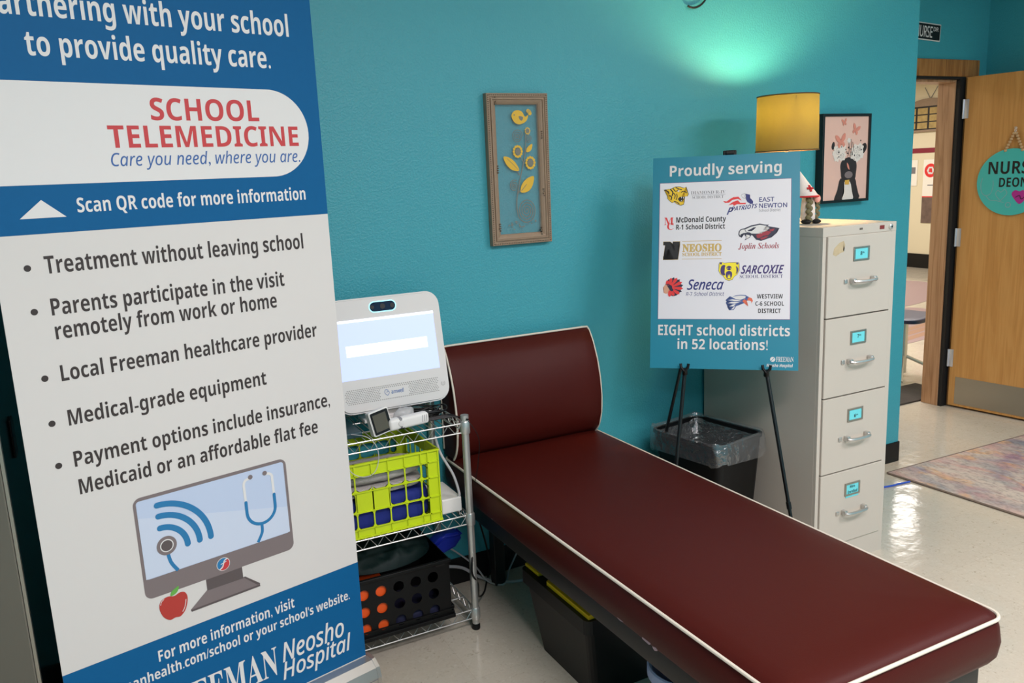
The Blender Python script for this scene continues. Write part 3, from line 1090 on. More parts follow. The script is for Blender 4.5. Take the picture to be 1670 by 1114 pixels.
link('handle_band', B(.054, .078, -.0125, .0225, .0015, .0408, bev=.010, seg=3), M['grey_plastic'], g, True)
link('slot', B(.056, .076, -.0132, -.0118, .004, .007), M['black'], g)
art(g, 'handle_marks', M['ink_grey'], lambda bm: [stroke(bm, [(x, .012), (x + .001, .034)], .0016, -.0124) for x in (.140, .147, .154)])

# black cable bundle and clear bag on the top shelf
bm = bmesh.new()
for k in range(9):
    cx, cy = .935 + random.uniform(-.02, .02), -.235 + random.uniform(-.02, .02)
    rx, ry = random.uniform(.045, .08), random.uniform(.02, .05)
    ph = random.uniform(-.4, .4)
    pts = [(cx + rx * math.cos(t) * math.cos(ph) - ry * math.sin(t) * math.sin(ph), cy + rx * math.cos(t) * math.sin(ph) + ry * math.sin(t) * math.cos(ph), .7585 + .004 * k + .004 * math.sin(3 * t + k)) for t in [2 * math.pi * i / 28 for i in range(28)]]
    tube(bm, pts, .0028, 6, closed=True)
for k in range(5):
    a = catmull([(.90 + .012 * k, -.29 + .008 * k, .762 + .004 * k), (.95, -.30 + .01 * k, .768), (1.0 + .003 * k, -.31 + .008 * k, .770), (1.028, -.318, .768), (1.045, -.36, .766)], 6)
    tube(bm, a, .0026, 6)
box(bm, .87, .94, -.25, -.21, .757, .782, bev=.008)
tag(link('cable_bundle', bm, M['black'], None, True), 'tangle of black cables on the top shelf beside the handheld camera', 'cables')
bm = bmesh.new()
ball(bm, (.855, -.272, .789), (.038, .02, .032), 20)
for v in bm.verts:
    n = noise.noise(v.co * 45)
    v.co += Vector((n * .008, n * .006, n * .008))
clearbag = tag(link('clear_pouch', bm, mat('milky_film', (206, 206, 206), .25, alpha=.55, bump=.8, bscale=70), None, True), 'crumpled clear plastic pouch behind the handheld camera', 'pouch')
bm = bmesh.new()
box(bm, .60, .70, -.31, -.12, .756, .775, bev=.004)
tag(link('teal_box', bm, mat('dark_teal_card', (20, 58, 66), .5), None), 'flat dark teal box on the top shelf behind the banner edge', 'box')
# thin lead hanging in front of the top shelf
tag(link('looping_cable', T(catmull([(.655, -.30, .772), (.70, -.345, .767), (.728, -.352, .735), (.733, -.354, .690), (.715, -.354, .648), (.68, -.352, .640), (.645, -.35, .66), (.625, -.35, .70)], 8), .0013, 6), M['cable_white'], None, True), 'thin grey lead looping down in front of the top shelf', 'cable')
# black cord down the right post
tag(link('drooping_cable', T(catmull([(1.045, -.36, .762), (1.075, -.37, .70), (1.068, -.372, .62), (1.058, -.362, .55)], 8), .0013, 6), M['black'], None, True), 'thin black cord drooping beside the right shelf post', 'cable')
bm = T(catmull([(1.052, -.30, .43), (1.058, -.318, .33), (1.030, -.357, .255), (1.030, -.357, .215), (1.06, -.33, .16), (1.10, -.24, .06), (1.17, -.13, .006), (1.22, -.05, .006), (1.25, -.02, .05), (1.235, -.016, .16), (1.20, -.016, .3)], 8), .0035, 7)
tag(link('power_cable', bm, M['black'], None, True), 'black power cord winding round the lower shelf post', 'cable')

# ------------------------------------------------------------------ lime milk crate and its contents
CRX, CRY, CRZ = .538, -.336, .4305
gc = thing('milk_crate', 'lime green plastic milk crate of towels on the middle wire shelf', 'crate', (CRX + .2, CRY + .16, CRZ))
W, D, H = .402, .318, .25


def lattice(bm, xs, zs, y0, y1, solid=()):
    """front-type wall in local coords with bars at xs (x, halfwidth) and zs (z0, z1)"""
    for x0, x1 in xs:
        box(bm, x0, x1, y0, y1, 0, H)
    for z0, z1 in zs:
        box(bm, -W / 2, W / 2, y0 + .0006, y1 - .0006, z0, z1)


def fillet(bm, x, z, sx, sz, y0, y1, r=.012):
    pts = [(x, z)] + [(x + sx * r * (1 - math.sin(t)), z + sz * r * (1 - math.cos(t))) for t in [math.pi / 2 * i / 5 for i in range(6)]]
    prism(bm, pts, y0, y1)


cols = [(-W / 2, -W / 2 + .036)] + [(-.139 + .0558 * i - .0022, -.139 + .0558 * i + .0022) for i in range(6)] + [(W / 2 - .036, W / 2)]
rows = [(0, .030), (.085, .089), (.152, .156), (.208, .25)]
for side in ('front', 'back'):
    bm = bmesh.new()
    y0, y1 = (-D / 2, -D / 2 + .004) if side == 'front' else (D / 2 - .004, D / 2)
    for i, (x0, x1) in enumerate(cols):
        if side == 'front' and i == 3:      # middle rib stops at the name panel
            box(bm, x0, x1, y0, y1, 0, .156)
        elif side == 'back' and i in (2, 5):
            box(bm, x0, x1, y0, y1, 0, .03)
        else:
            box(bm, x0, x1, y0, y1, 0, H)
    for z0, z1 in rows:
        box(bm, -W / 2, W / 2, y0 + .0004, y1 - .0004, z0, z1)
    # rounded corners of the openings
    xe = [c for c in cols]
    ze = rows
    for a, b in zip(xe, xe[1:]):
        for c, d in zip(ze, ze[1:]):
            for X, sx in ((a[1], 1), (b[0], -1)):
                for Z, sz in ((c[1], 1), (d[0], -1)):
                    fillet(bm, X, Z, sx, sz, y0 + .0005, y1 - .0005)
    if side == 'front':
        box(bm, -.0832 + .0558 * .0 + .0, .0284 + .0, y0, y1 - .0004, .087, .154)
        for i, (x0, x1) in enumerate(cols[1:-1]):   # proud ribs on bands
            xm = (x0 + x1) / 2
            box(bm, xm - .0022, xm + .0022, y0 - .004, y0, .0, .030)
            box(bm, xm - .0022, xm + .0022, y0 - .004, y0, .208, .25)
        for z in (.03, .087, .154, .208):
            box(bm, -W / 2, W / 2, y0 - .004, y0, z - .0018, z + .0018)
        box(bm, -W / 2 - .004, W / 2 + .004, y0 - .006, y0, -.0, .006)
        box(bm, -W / 2 - .004, W / 2 + .004, y0 - .006, y0, .244, .25)
        for s in (-1, 1):
            for zz in (W / 2 - .036, W / 2):
                box(bm, s * zz - .0022, s * zz + .0022, y0 - .004, y0, 0, .25)
    link(side + '_wall', bm, M['lime'], gc)
for s in (-1, 1):
    bm = bmesh.new()
    x0, x1 = (-W / 2, -W / 2 + .004) if s < 0 else (W / 2 - .004, W / 2)
    for k in range(7):
        y = -D / 2 + .004 + (D - .008) * k / 6
        hw = .014 if k in (0, 6) else .003
        box(bm, x0, x1, max(-D / 2 + .004, y - hw), min(D / 2 - .004, y + hw), 0, H)
    for z0, z1 in rows:
        box(bm, x0 + .0004, x1 - .0004, -D / 2 + .004, D / 2 - .004, z0, z1)
    box(bm, x0 - .003 if s < 0 else x1, x0 if s < 0 else x1 + .003, -D / 2, D / 2, .236, .25)
    link('side_wall', bm, M['lime'], gc)
bm = bmesh.new()
box(bm, -W / 2 + .004, W / 2 - .004, -D / 2 + .004, D / 2 - .004, .0, .005)
link('crate_floor', bm, M['lime'], gc)


def pillow(x0, x1, y0, y1, z0, z1, seed, amp=.006, pw=3.0, sag=0.0):
    """soft rounded block with cloth-like unevenness"""
    bm = bmesh.new()
    bmesh.ops.create_cube(bm, size=2.0)
    bmesh.ops.subdivide_edges(bm, edges=bm.edges, cuts=14, use_grid_fill=True)
    c = Vector(((x0 + x1) / 2, (y0 + y1) / 2, (z0 + z1) / 2))
    h = Vector(((x1 - x0) / 2, (y1 - y0) / 2, (z1 - z0) / 2))
    for v in bm.verts:
        p = v.co
        l = (abs(p.x) ** pw + abs(p.y) ** pw + abs(p.z) ** pw) ** (1 / pw)
        q = p / l
        w = Vector((c.x + q.x * h.x, c.y + q.y * h.y, c.z + q.z * h.z))
        n = noise.noise(w * 16 + Vector((seed, 0, 0))) + .5 * noise.noise(w * 40 + Vector((0, seed, 0)))
        d = Vector((q.x, q.y, q.z)).normalized()
        w += d * n * amp
        w.z = max(z0, w.z)
        v.co = w
    return bm


ZB = CRZ + .0055
tag(link('folded_blanket', pillow(.560, .915, -.322, -.03, ZB, ZB + .118, 3, .005, 7), M['blue_cloth'], None, True), 'royal blue folded blanket at the bottom of the lime crate', 'blanket')
tag(link('folded_towel', pillow(.556, .900, -.322, -.05, ZB + .1215, ZB + .152, 9, .004, 5), M['towel_grey'], None, True), 'flat folded grey towel lying on the blue blanket in the lime crate', 'towel')
bm = pillow(.550, .906, -.318, -.20, ZB + .153, ZB + .222, 14, .005, 2.6)
tag(link('rolled_towel', bm, M['towel_grey'], None, True), 'thick rolled grey towel on top inside the lime crate', 'towel')

# white power box and its cable
pb = thing('power_adapter_box', 'white power adapter box on the middle shelf beside the lime crate', 'power box', (1.0, -.22, .431))
link('box_body', B(-.045, .028, -.085, .085, 0, .052, bev=.004), M['white_plastic'], pb)
link('plug_lead', T(catmull([(.02, -.075, .045), (.022, -.08, .065), (.008, -.07, .13), (-.02, -.04, .20), (-.03, -.02, .26)], 8), .0045, 8), M['cable_white'], pb, True)

# ------------------------------------------------------------------ black crate and contents
BX0, BX1, BY0, BY1, BZ0, BZ1 = .555, .949, -.352, -.06, .080, .296
bc = thing('black_crate', 'black plastic crate with round holes on the bottom wire shelf', 'crate', ((BX0 + BX1) / 2, (BY0 + BY1) / 2, BZ0))
ox, oy = (BX0 + BX1) / 2, (BY0 + BY1) / 2


def holed(bm, hx, hz, r, x0, x1, z0, z1, y0, y1):
    """plate in the x-z plane with round holes on a grid"""
    xs = [x0] + [(a + b) / 2 for a, b in zip(hx, hx[1:])] + [x1]
    zs = [z0] + [(a + b) / 2 for a, b in zip(hz, hz[1:])] + [z1]
    n = 24
    for i, cx in enumerate(hx):
        for j, cz in enumerate(hz):
            a0, a1, b0, b1 = xs[i], xs[i + 1], zs[j], zs[j + 1]
            sets = []
            for y in (y0, y1):
                inner, outer = [], []
                for k in range(n):
                    t = 2 * math.pi * (k + .5) / n
                    c, s = math.cos(t), math.sin(t)
                    inner.append(bm.verts.new((cx + r * c, y, cz + r * s)))
                    kx = ((a1 - cx) if c > 0 else (cx - a0)) / max(abs(c), 1e-6)
                    kz = ((b1 - cz) if s > 0 else (cz - b0)) / max(abs(s), 1e-6)
                    q = min(kx, kz)
                    outer.append((cx + q * c, y, cz + q * s))
                # snap the outer ring onto the rectangle's corners
                for X in (a0, a1):
                    for Z in (b0, b1):
                        best = min(range(n), key=lambda k: (outer[k][0] - X) ** 2 + (outer[k][2] - Z) ** 2)
                        outer[best] = (X, y, Z)
                outer = [bm.verts.new(p) for p in outer]
                for k in range(n):
                    m_ = (k + 1) % n
                    f = (outer[k], outer[m_], inner[m_], inner[k])
                    bm.faces.new(f if y == y0 else f[::-1])
                sets.append(inner)
            for k in range(n):
                m_ = (k + 1) % n
                bm.faces.new((sets[0][k], sets[0][m_], sets[1][m_], sets[1][k]))


bm = bmesh.new()
holed(bm, [.588, .648, .707, .767, .827, .888], [.122, .182, .242], .0185, BX0, BX1 - .012, .092, .272, BY0, BY0 + .003)
box(bm, BX0, BX1, BY0, BY0 + .003, BZ0, .092)
box(bm, BX0, BX1, BY0, BY0 + .003, .272, BZ1)
box(bm, BX1 - .012, BX1, BY0, BY0 + .003, .092, .272)
box(bm, BX0 - .004, BX1 + .004, BY0 - .008, BY0, BZ1 - .012, BZ1, bev=.002)
box(bm, BX0 - .004, BX1 + .010, BY0 - .010, BY0, BZ0, BZ0 + .014, bev=.002)
box(bm, BX0 - .004, BX1 + .006, BY0 - .005, BY0, BZ0 + .030, BZ0 + .034)
link('front_wall', off(bm, -ox, -oy, -BZ0), M['black'], bc)
link('back_wall', off(B(BX0, BX1, BY1 - .003, BY1, BZ0, BZ1), -ox, -oy, -BZ0), M['black'], bc)
for x in (BX0, BX1 - .003):
    link('side_wall', off(B(x, x + .003, BY0 + .003, BY1 - .003, BZ0, BZ1), -ox, -oy, -BZ0), M['black'], bc)
link('crate_floor', off(B(BX0 + .003, BX1 - .003, BY0 + .003, BY1 - .003, BZ0, BZ0 + .004), -ox, -oy, -BZ0), M['black'], bc)
for k, z in enumerate((BZ0 + .006, BZ0 + .026)):
    link('corner_clip', off(B(BX1 + .0005, BX1 + .012, BY0 + .002, BY0 + .03, z, z + .014, bev=.003), -ox, -oy, -BZ0), M['black'], bc)
link('handle_recess', off(B(.90, .932, BY0 - .002, BY0 + .001, .276, .281), -ox, -oy, -BZ0), M['ink_black'], bc)
bm = B(.567, .732, BY0 + .008, -.15, BZ0 + .005, .262, bev=.004)
op = tag(link('orange_package', bm, M['orange'], None), 'bright orange package showing through the holes of the black crate', 'package')
bm = bmesh.new()
for x, z, s in ((.640, .262, .006), (.652, .2625, .005), (.699, .258, .006), (.708, .260, .005), (.720, .250, .004), (.585, .26, .006)):
    prism(bm, [(x, z), (x + s, z + s * .6), (x + s * .4, z + s * 1.6)], BY0 + .0072, BY0 + .0078)
link('package_print', bm, M['white_ink'], op)
tag(link('navy_pouch', pillow(.738, .935, BY0 + .010, -.16, BZ0 + .0055, .136, 21, .004, 4), M['navy_cloth'], None, True), 'dark navy fabric pouch low inside the black crate', 'pouch')
# dark green nylon bag heaped on the crate
bm = bmesh.new()
nu, nv = 72, 40
grid = []
for i in range(nu + 1):
    row = []
    for j in range(nv + 1):
        a, b = 2 * i / nu - 1, 2 * j / nv - 1
        px_, py_ = a * math.sqrt(1 - b * b / 2), b * math.sqrt(1 - a * a / 2)
        r2 = min(1.0, px_ * px_ + py_ * py_)
        x, y = .745 + px_ * .185, -.205 + py_ * .132
        ridge = 1 - abs(noise.noise(Vector((x * 11 - y * 8, y * 5 + x * 3, 4.0)))) * 2.2
        ridge2 = 1 - abs(noise.noise(Vector((x * 22 + y * 16, y * 14 - x * 9, 9.0)))) * 2
        h = (1 - r2) ** .45 * (.052 + .026 * ridge * (1 - .4 * px_) + .010 * ridge2)
        row.append(bm.verts.new((x, y, .2985 + min(.0865, max(0.0, h)))))
    grid.append(row)
for i in range(nu):
    for j in range(nv):
        bm.faces.new((grid[i][j], grid[i + 1][j], grid[i + 1][j + 1], grid[i][j + 1]))
rim = [grid[i][0] for i in range(nu)] + [grid[nu][j] for j in range(nv)] + [grid[i][nv] for i in range(nu, 0, -1)] + [grid[0][j] for j in range(nv, 0, -1)]
bm.faces.new(rim[::-1])
tag(link('nylon_bag', bm, M['dark_green'], None, True), 'dark green nylon bag heaped on top of the black crate', 'bag')
bm = bmesh.new()
prism(bm, [(.945, .262), (1.0, .300), (1.07, .296), (1.078, .280), (1.045, .243), (.985, .225)], -.19, -.12)
bmesh.ops.bevel(bm, geom=[e for e in bm.edges if e.calc_face_angle(0) > .6], offset=.012, segments=3, affect='EDGES')
tag(link('blue_plastic_bag', bm, M['royal'], None, True), 'royal blue plastic bag poking out behind the black crate', 'bag')

# floor cables behind the shelf
tag(link('white_cable', T(catmull([(.93, -.03, .125), (1.05, -.03, .10), (1.13, -.02, .07), (1.18, -.022, .03), (1.22, -.045, .008), (1.26, -.084, .007), (1.30, -.115, .007), (1.37, -.13, .007), (1.50, -.13, .007), (1.62, -.10, .007)], 8), .0062, 8), M['cable_white'], None, True), 'thick white cable curving across the floor under the couch head', 'cable')
tag(link('thin_white_cable', T(catmull([(1.02, -.016, .21), (1.10, -.020, .15), (1.18, -.03, .07), (1.215, -.07, .012), (1.255, -.11, .004), (1.29, -.085, .004), (1.32, -.04, .012), (1.36, -.025, .06), (1.40, -.016, .11)], 8), .0034, 7), M['cable_white'], None, True), 'thin white cord crossing the thick cable by the wall', 'cable')

# ------------------------------------------------------------------ tote and bucket under the couch
tt = thing('storage_tote', 'black storage tote with a yellow lid pushed under the couch', 'tote', (1.42, -.72, 0))
bm = bmesh.new()
ringz = [(.045, 0), (.045, .004), (.012, .232), (.0, .236), (.0, .282)]
rs = []
for ins, z in ringz:
    rs.append([bm.verts.new((x, y, z)) for x, y in rrect(-.285 + ins, .285 - ins, -.205 + ins, .205 - ins, .02, 3)])
for a, b in zip(rs, rs[1:]):
    for j in range(len(a)):
        k = (j + 1) % len(a)
        bm.faces.new((a[j], a[k], b[k], b[j]))
bm.faces.new(rs[0][::-1])
bm.faces.new(rs[-1])
link('tub', bm, M['black'], tt)
bm = bmesh.new()
box(bm, -.268, .275, .112, .203, .2825, .294, bev=.003)
link('lid_flap', bm, M['yellow'], tt)
bm = bmesh.new()
prism(bm, [(-.272, .05), (-.272, -.195), (.275, -.195), (.275, .10), (-.2, .10)], .2825, .296)
for v in bm.verts:
    v.co = (v.co.x, v.co.z, v.co.y)
link('lid_flap', bm, M['yellow'], tt)
bk = thing('bucket', 'pale blue round bucket under the couch in front of the black tote', 'bucket', (1.30, -1.17, 0))
bm = bmesh.new()
lathe(bm, [(.078, 0), (.082, .004), (.098, .20), (.106, .20), (.108, .204), (.108, .232), (.104, .236), (.098, .232), (.093, .19), (.078, .01)], 40, cap=True)
link('pail', bm, M['bucket'], bk, True)
bm = lathe(bmesh.new(), [(.0, .06), (.082, .06), (.085, .07), (.0, .075)], 32, cap=False)
link('contents', bm, M['black_matte'], bk, True)

# ------------------------------------------------------------------ framed bird art on the wall
bf = thing('bird_picture', 'narrow taupe framed glass picture of a mustard bird and curling flower stem', 'picture', (1.4525, 0, 1.57))
fx, fz = .1255, .272
bm = bmesh.new()


def frame_profile(bm, hx, hz, prof):
    """mitred frame: prof = [(inset, depth y)] from outside back to inside"""
    loops = []
    for ins, y in prof:
        loops.append([bm.verts.new((sx * (hx - ins), y, sz * (hz - ins))) for sx, sz in ((-1, -1), (1, -1), (1, 1), (-1, 1))])
    for a, b in zip(loops, loops[1:]):
        for j in range(4):
            k = (j + 1) % 4
            bm.faces.new((a[j], a[k], b[k], b[j]))
    return bm


frame_profile(bm, fx, fz, [(0, -.002), (0, -.026), (.002, -.028), (.012, -.028), (.013, -.024), (.016, -.024), (.017, -.029), (.022, -.030), (.024, -.026), (.030, -.024), (.036, -.020), (.039, -.016), (.039, -.006), (0, -.002)])
link('frame', bm, M['frame_taupe'], bf)
bm = bmesh.new()
for s in (-1, 1):
    n = 74
    for i in range(n):
        z = -fz + .008 + (2 * fz - .016) * i / (n - 1)
        ball(bm, (s * (fx - .0065), -.0282, z), .0022, 6)
    n = 33
    for i in range(n):
        x = -fx + .008 + (2 * fx - .016) * i / (n - 1)
        ball(bm, (x, -.0282, s * (fz - .0065)), .0022, 6)
link('beading', bm, M['frame_dark'], bf, True)
bm = bmesh.new()
for x, z in ((-.092, .232), (-.093, -.01), (.093, .11), (.094, -.1), (-.094, -.22), (.08, -.243)):
    for k in range(4):
        box(bm, x + random.uniform(-.004, .004), x + random.uniform(.0045, .006), -.0285, -.018, z + k * .008, z + k * .008 + .004)
link('wear_marks', bm, M['frame_dark'], bf)
link('glass_pane', B(-fx + .038, fx - .038, -.0155, -.0135, -fz + .038, fz - .038), M['glass'], bf)
YA = -.0168


def P(x, z):
    return (x - 1.4525, z - 1.57)


def spiral(cx, cz, r, turns, ry=1.0, ph=0):
    n = int(turns * 20)
    return [(cx + r * (1 - i / n * .93) * math.cos(ph + 2 * math.pi * turns * i / n), cz + ry * r * (1 - i / n * .93) * math.sin(ph + 2 * math.pi * turns * i / n)) for i in range(n + 1)]


def a_stem(bm):
    stroke(bm, sm([P(1.486, 1.700), P(1.484, 1.655), P(1.476, 1.605), P(1.460, 1.550), P(1.447, 1.50), P(1.438, 1.45), P(1.441, 1.41)], 6, False), [.003] * 7 + [.004] * 30, YA)
    stroke(bm, sm([P(1.475, 1.595), P(1.464, 1.610), P(1.458, 1.622)], 4, False), .003, YA)
    stroke(bm, spiral(*P(1.452, 1.690), .023, 3.2, 1.1), .0022, YA)
    stroke(bm, spiral(*P(1.497, 1.679), .014, 2.5, 1.1), .0022, YA)
    stroke(bm, spiral(*P(1.430, 1.513), .018, 2.6, 1.2, 1), .0026, YA)
    stroke(bm, spiral(*P(1.479, 1.420), .040, 4.0, 1.18, 3.1), .0032, YA)
    stroke(bm, [P(1.453, 1.552), P(1.44, 1.575)], .004, YA)
    stroke(bm, sm([P(1.444, 1.485), P(1.462, 1.50), P(1.470, 1.51)], 4, False), .004, YA)
    for x, z, r in ((1.495, 1.709, .007), (1.451, 1.636, .011), (1.502, 1.594, .012)):
        ink(bm, circ(*P(x, z), r, 16, r * 1.15), YA - .0006)


art(bf, 'stem_and_spirals', M['art_grey'], a_stem)


def a_gold(bm):
    for x, z, r, n in ((1.495, 1.709, .012, 9), (1.451, 1.636, .021, 12), (1.502, 1.594, .022, 12)):
        for k in range(n):
            t = 2 * math.pi * k / n
            ink(bm, circ(*P(x + r * .78 * math.cos(t), z + r * .9 * math.sin(t)), r * .235, 10), YA)
    for pts in ([(1.391, 1.617), (1.410, 1.617), (1.436, 1.600), (1.454, 1.568), (1.425, 1.570), (1.402, 1.590)], [(1.457, 1.488), (1.462, 1.515), (1.485, 1.537), (1.514, 1.544), (1.508, 1.512), (1.488, 1.490)], [(1.486, 1.634), (1.492, 1.650), (1.512, 1.662), (1.510, 1.645), (1.499, 1.634)]):
        ink(bm, sm([P(*p) for p in pts], 4), YA)
    ink(bm, sm([P(*p) for p in ((1.431, 1.765), (1.440, 1.778), (1.456, 1.783), (1.474, 1.778), (1.487, 1.760), (1.500, 1.766), (1.494, 1.748), (1.480, 1.737), (1.462, 1.733), (1.445, 1.738), (1.434, 1.752))], 4), YA)
    for k, t in enumerate((20, 50, 80)):
        ink(bm, circ(*P(1.499 + .009 * math.cos(R(t)), 1.768 + .012 * math.sin(R(t))), .0075, 14), YA)


art(bf, 'bird_and_leaves', M['art_gold'], a_gold)
art(bf, 'bird_wing', M['art_grey'], lambda bm: (ink(bm, sm([P(1.461, 1.762), P(1.478, 1.758), P(1.473, 1.746), P(1.464, 1.750)], 4), YA - .0004), ink(bm, circ(*P(1.442, 1.766), .0025, 10), YA - .0004),
    [stroke(bm, sm([P(1.494 + k * .004, 1.772), P(1.499 + k * .003, 1.782 - k * .002), P(1.508 + k * .002, 1.785 - k * .005)], 4, False), .0012, YA - .0004) for k in range(3)],
    stroke(bm, [P(1.405, 1.612), P(1.43, 1.59), P(1.45, 1.57)], .0014, YA - .0004), stroke(bm, [P(1.460, 1.493), P(1.482, 1.516)], .0022, YA - .0004)))
bm = bmesh.new()
for k in range(26):
    x, z = 1.40 + random.random() * .12, 1.352 + random.random() * .03
    ink(bm, circ(*P(x, z), .0018 + random.random() * .002, 6), YA)
link('ground_dots', bm, M['art_grey'], bf, 'flatart')

# ------------------------------------------------------------------ framed cow print
cf = thing('cow_picture', 'black framed print of a cow with flowers and pink butterflies', 'picture', (3.132, 0, 1.5615))
hx, hz = .154, .198
bm = bmesh.new()
frame_profile(bm, hx, hz, [(0, -.001), (0, -.039), (.001, -.040), (.011, -.040), (.012, -.039), (.012, -.030), (0, -.001)])
link('frame', bm, M['black_frame'], cf)
link('print', B(-hx + .011, hx - .011, -.033, -.020, -hz + .011, hz - .011), M['pink'], cf)
YC = -.0334


def Q(x, z):
    return (x - 3.132, z - 1.5615)


def a_cowblack(bm):
    ink(bm, sm([Q(3.103, 1.472), Q(3.150, 1.462), Q(3.197, 1.470), Q(3.212, 1.42), Q(3.226, 1.375), Q(3.10, 1.375), Q(3.066, 1.375), Q(3.085, 1.42)], 3), YC)
    ink(bm, sm([Q(3.100, 1.53), Q(3.112, 1.552), Q(3.150, 1.566), Q(3.190, 1.556), Q(3.205, 1.530), Q(3.202, 1.49), Q(3.195, 1.468), Q(3.15, 1.458), Q(3.112, 1.470), Q(3.104, 1.50)], 4), YC)
    ink(bm, sm([Q(3.046, 1.632), Q(3.056, 1.636), Q(3.060, 1.622), Q(3.056, 1.606), Q(3.046, 1.602), Q(3.040, 1.615)], 4), YC)
    ink(bm, sm([Q(3.236, 1.618), Q(3.256, 1.628), Q(3.268, 1.614), Q(3.262, 1.595), Q(3.245, 1.580), Q(3.25, 1.602)], 4), YC)
    for k in range(22):
        x, z = random.gauss(3.15, .045), random.gauss(3.15 - 3.15 + 1.585, .022)
        ink(bm, circ(*Q(x, z), .002 + .004 * random.random(), 6, .002 + .003 * random.random()), YC - .0010)
    for s in (3.145, 3.158, 3.170):
        stroke(bm, sm([Q(s, 1.57), Q(s + .008, 1.60), Q(s + .004, 1.645 - abs(s - 3.158))], 4, False), .0025, YC - .0012)


art(cf, 'painted_cow', M['cow_black'], a_cowblack)


def a_cowwhite(bm):
    ink(bm, sm([Q(3.128, 1.455), Q(3.165, 1.455), Q(3.180, 1.41), Q(3.186, 1.374), Q(3.118, 1.374), Q(3.130, 1.41)], 3), YC - .0004)
    for cx, cz, r in ((3.082, 1.592, .030), (3.108, 1.575, .024), (3.075, 1.568, .020), (3.112, 1.604, .020), (3.196, 1.592, .030), (3.222, 1.602, .024), (3.205, 1.566, .022), (3.230, 1.576, .018), (3.182, 1.575, .02), (3.150, 1.640, .012), (3.06, 1.585, .014)):
        n = 26
        ph = random.random() * 6
        ink(bm, [Q(cx + r * (1 + .14 * math.cos(6 * t + ph)) * math.cos(t), cz + r * (1 + .14 * math.cos(6 * t + ph)) * math.sin(t)) for t in [2 * math.pi * i / n for i in range(n)]], YC - .0008)


art(cf, 'painted_flowers', M['cow_white'], a_cowwhite)
art(cf, 'painted_petal_lines', M['ink_grey'], lambda bm: [stroke(bm, spiral(*Q(cx, cz), r, 1.6, 1, cx * 90), .0011, YC - .0012) for cx, cz, r in ((3.082, 1.592, .018), (3.108, 1.575, .014), (3.196, 1.592, .018), (3.222, 1.602, .013), (3.205, 1.566, .012))])


def a_rose(bm):
    for x, z, s, a in ((3.116, 1.721, .016, .2), (3.191, 1.687, .024, -.35), (3.098, 1.637, .032, .15)):
        def wq(pl):
            return [Q(x + X * math.cos(a) - Z * math.sin(a), z + X * math.sin(a) + Z * math.cos(a)) for X, Z in pl]
        for sx in (-1, 1):
            ink(bm, sm(wq([(sx * .06 * s, .0), (sx * .35 * s, .75 * s), (sx * .95 * s, 1.0 * s), (sx * .9 * s, .35 * s), (sx * .45 * s, -.05 * s)]), 4), YC - .0016)
            ink(bm, sm(wq([(sx * .06 * s, -.02 * s), (sx * .55 * s, -.15 * s), (sx * .7 * s, -.6 * s), (sx * .4 * s, -.85 * s), (sx * .12 * s, -.4 * s)]), 4), YC - .0016)
        stroke(bm, wq([(0, .35 * s), (0, -.5 * s)]), .1 * s, YC - .0018)
    ink(bm, sm([Q(3.140, 1.542), Q(3.152, 1.530), Q(3.158, 1.510), Q(3.145, 1.520)], 3), YC - .0016)


art(cf, 'painted_butterflies', M['rose'], a_rose)
art(cf, 'painted_tag', M['ochre'], lambda bm: ink(bm, [Q(3.130, 1.463), Q(3.160, 1.465), Q(3.158, 1.443), Q(3.131, 1.444)], YC - .0016))
art(cf, 'painted_muzzle', M['grey_ink'], lambda bm: ink(bm, circ(*Q(3.155, 1.487), .026, 20, .016), YC - .0004))

# black scroll of wall decor at the top of the picture
tag(link('wall_scroll', T(catmull([(2.243, -.012, 2.181), (2.256, -.012, 2.177), (2.275, -.012, 2.176), (2.297, -.012, 2.182), (2.318, -.012, 2.195), (2.334, -.012, 2.215), (2.342, -.012, 2.25), (2.335, -.012, 2.30), (2.31, -.012, 2.33), (2.28, -.012, 2.335)], 6), .0042, 8), M['black_metal'], None, True), 'black metal scroll of wall decor high above the lamp glow', 'wall decor')

# ------------------------------------------------------------------ filing cabinet
FX0, FX1, FY0, FY1 = 2.326, 2.705, -.654, -.014
cab = thing('filing_cabinet', 'putty grey four-drawer metal filing cabinet against the teal wall', 'cabinet', (FX0, FY0, 0))
FW, FD, FH = FX1 - FX0, FY1 - FY0, 1.32
bm = bmesh.new()
box(bm, 0, FW, .012, FD, 0, FH, bev=.003)
box(bm, 0, .016, 0, .012, 0, FH)
box(bm, FW - .022, FW, 0, .012, 0, FH)
box(bm, .016, FW - .022, 0, .012, 1.291, FH)
box(bm, .016, FW - .022, 0, .012, 0, .086)
link('body', bm, M['cab_paint'], cab)
link('top_cap', B(-.0012, FW + .0008, -.001, FD, 1.286, FH + .001, bev=.002), M['cab_paint'], cab)
for z in (.087, .386, .686, .988, 1.288):
    link('drawer_gap', B(.016, FW - .022, .004, .0125, z - .004, z + .004), M['cab_gap'], cab)
zs = [(.0895, .3835), (.3885, .6835), (.6885, .9855), (.9905, 1.2860)]
cards = [('Non-', 'Enrolled'), ('6th', ''), ('7th', ''), ('8th', '')]
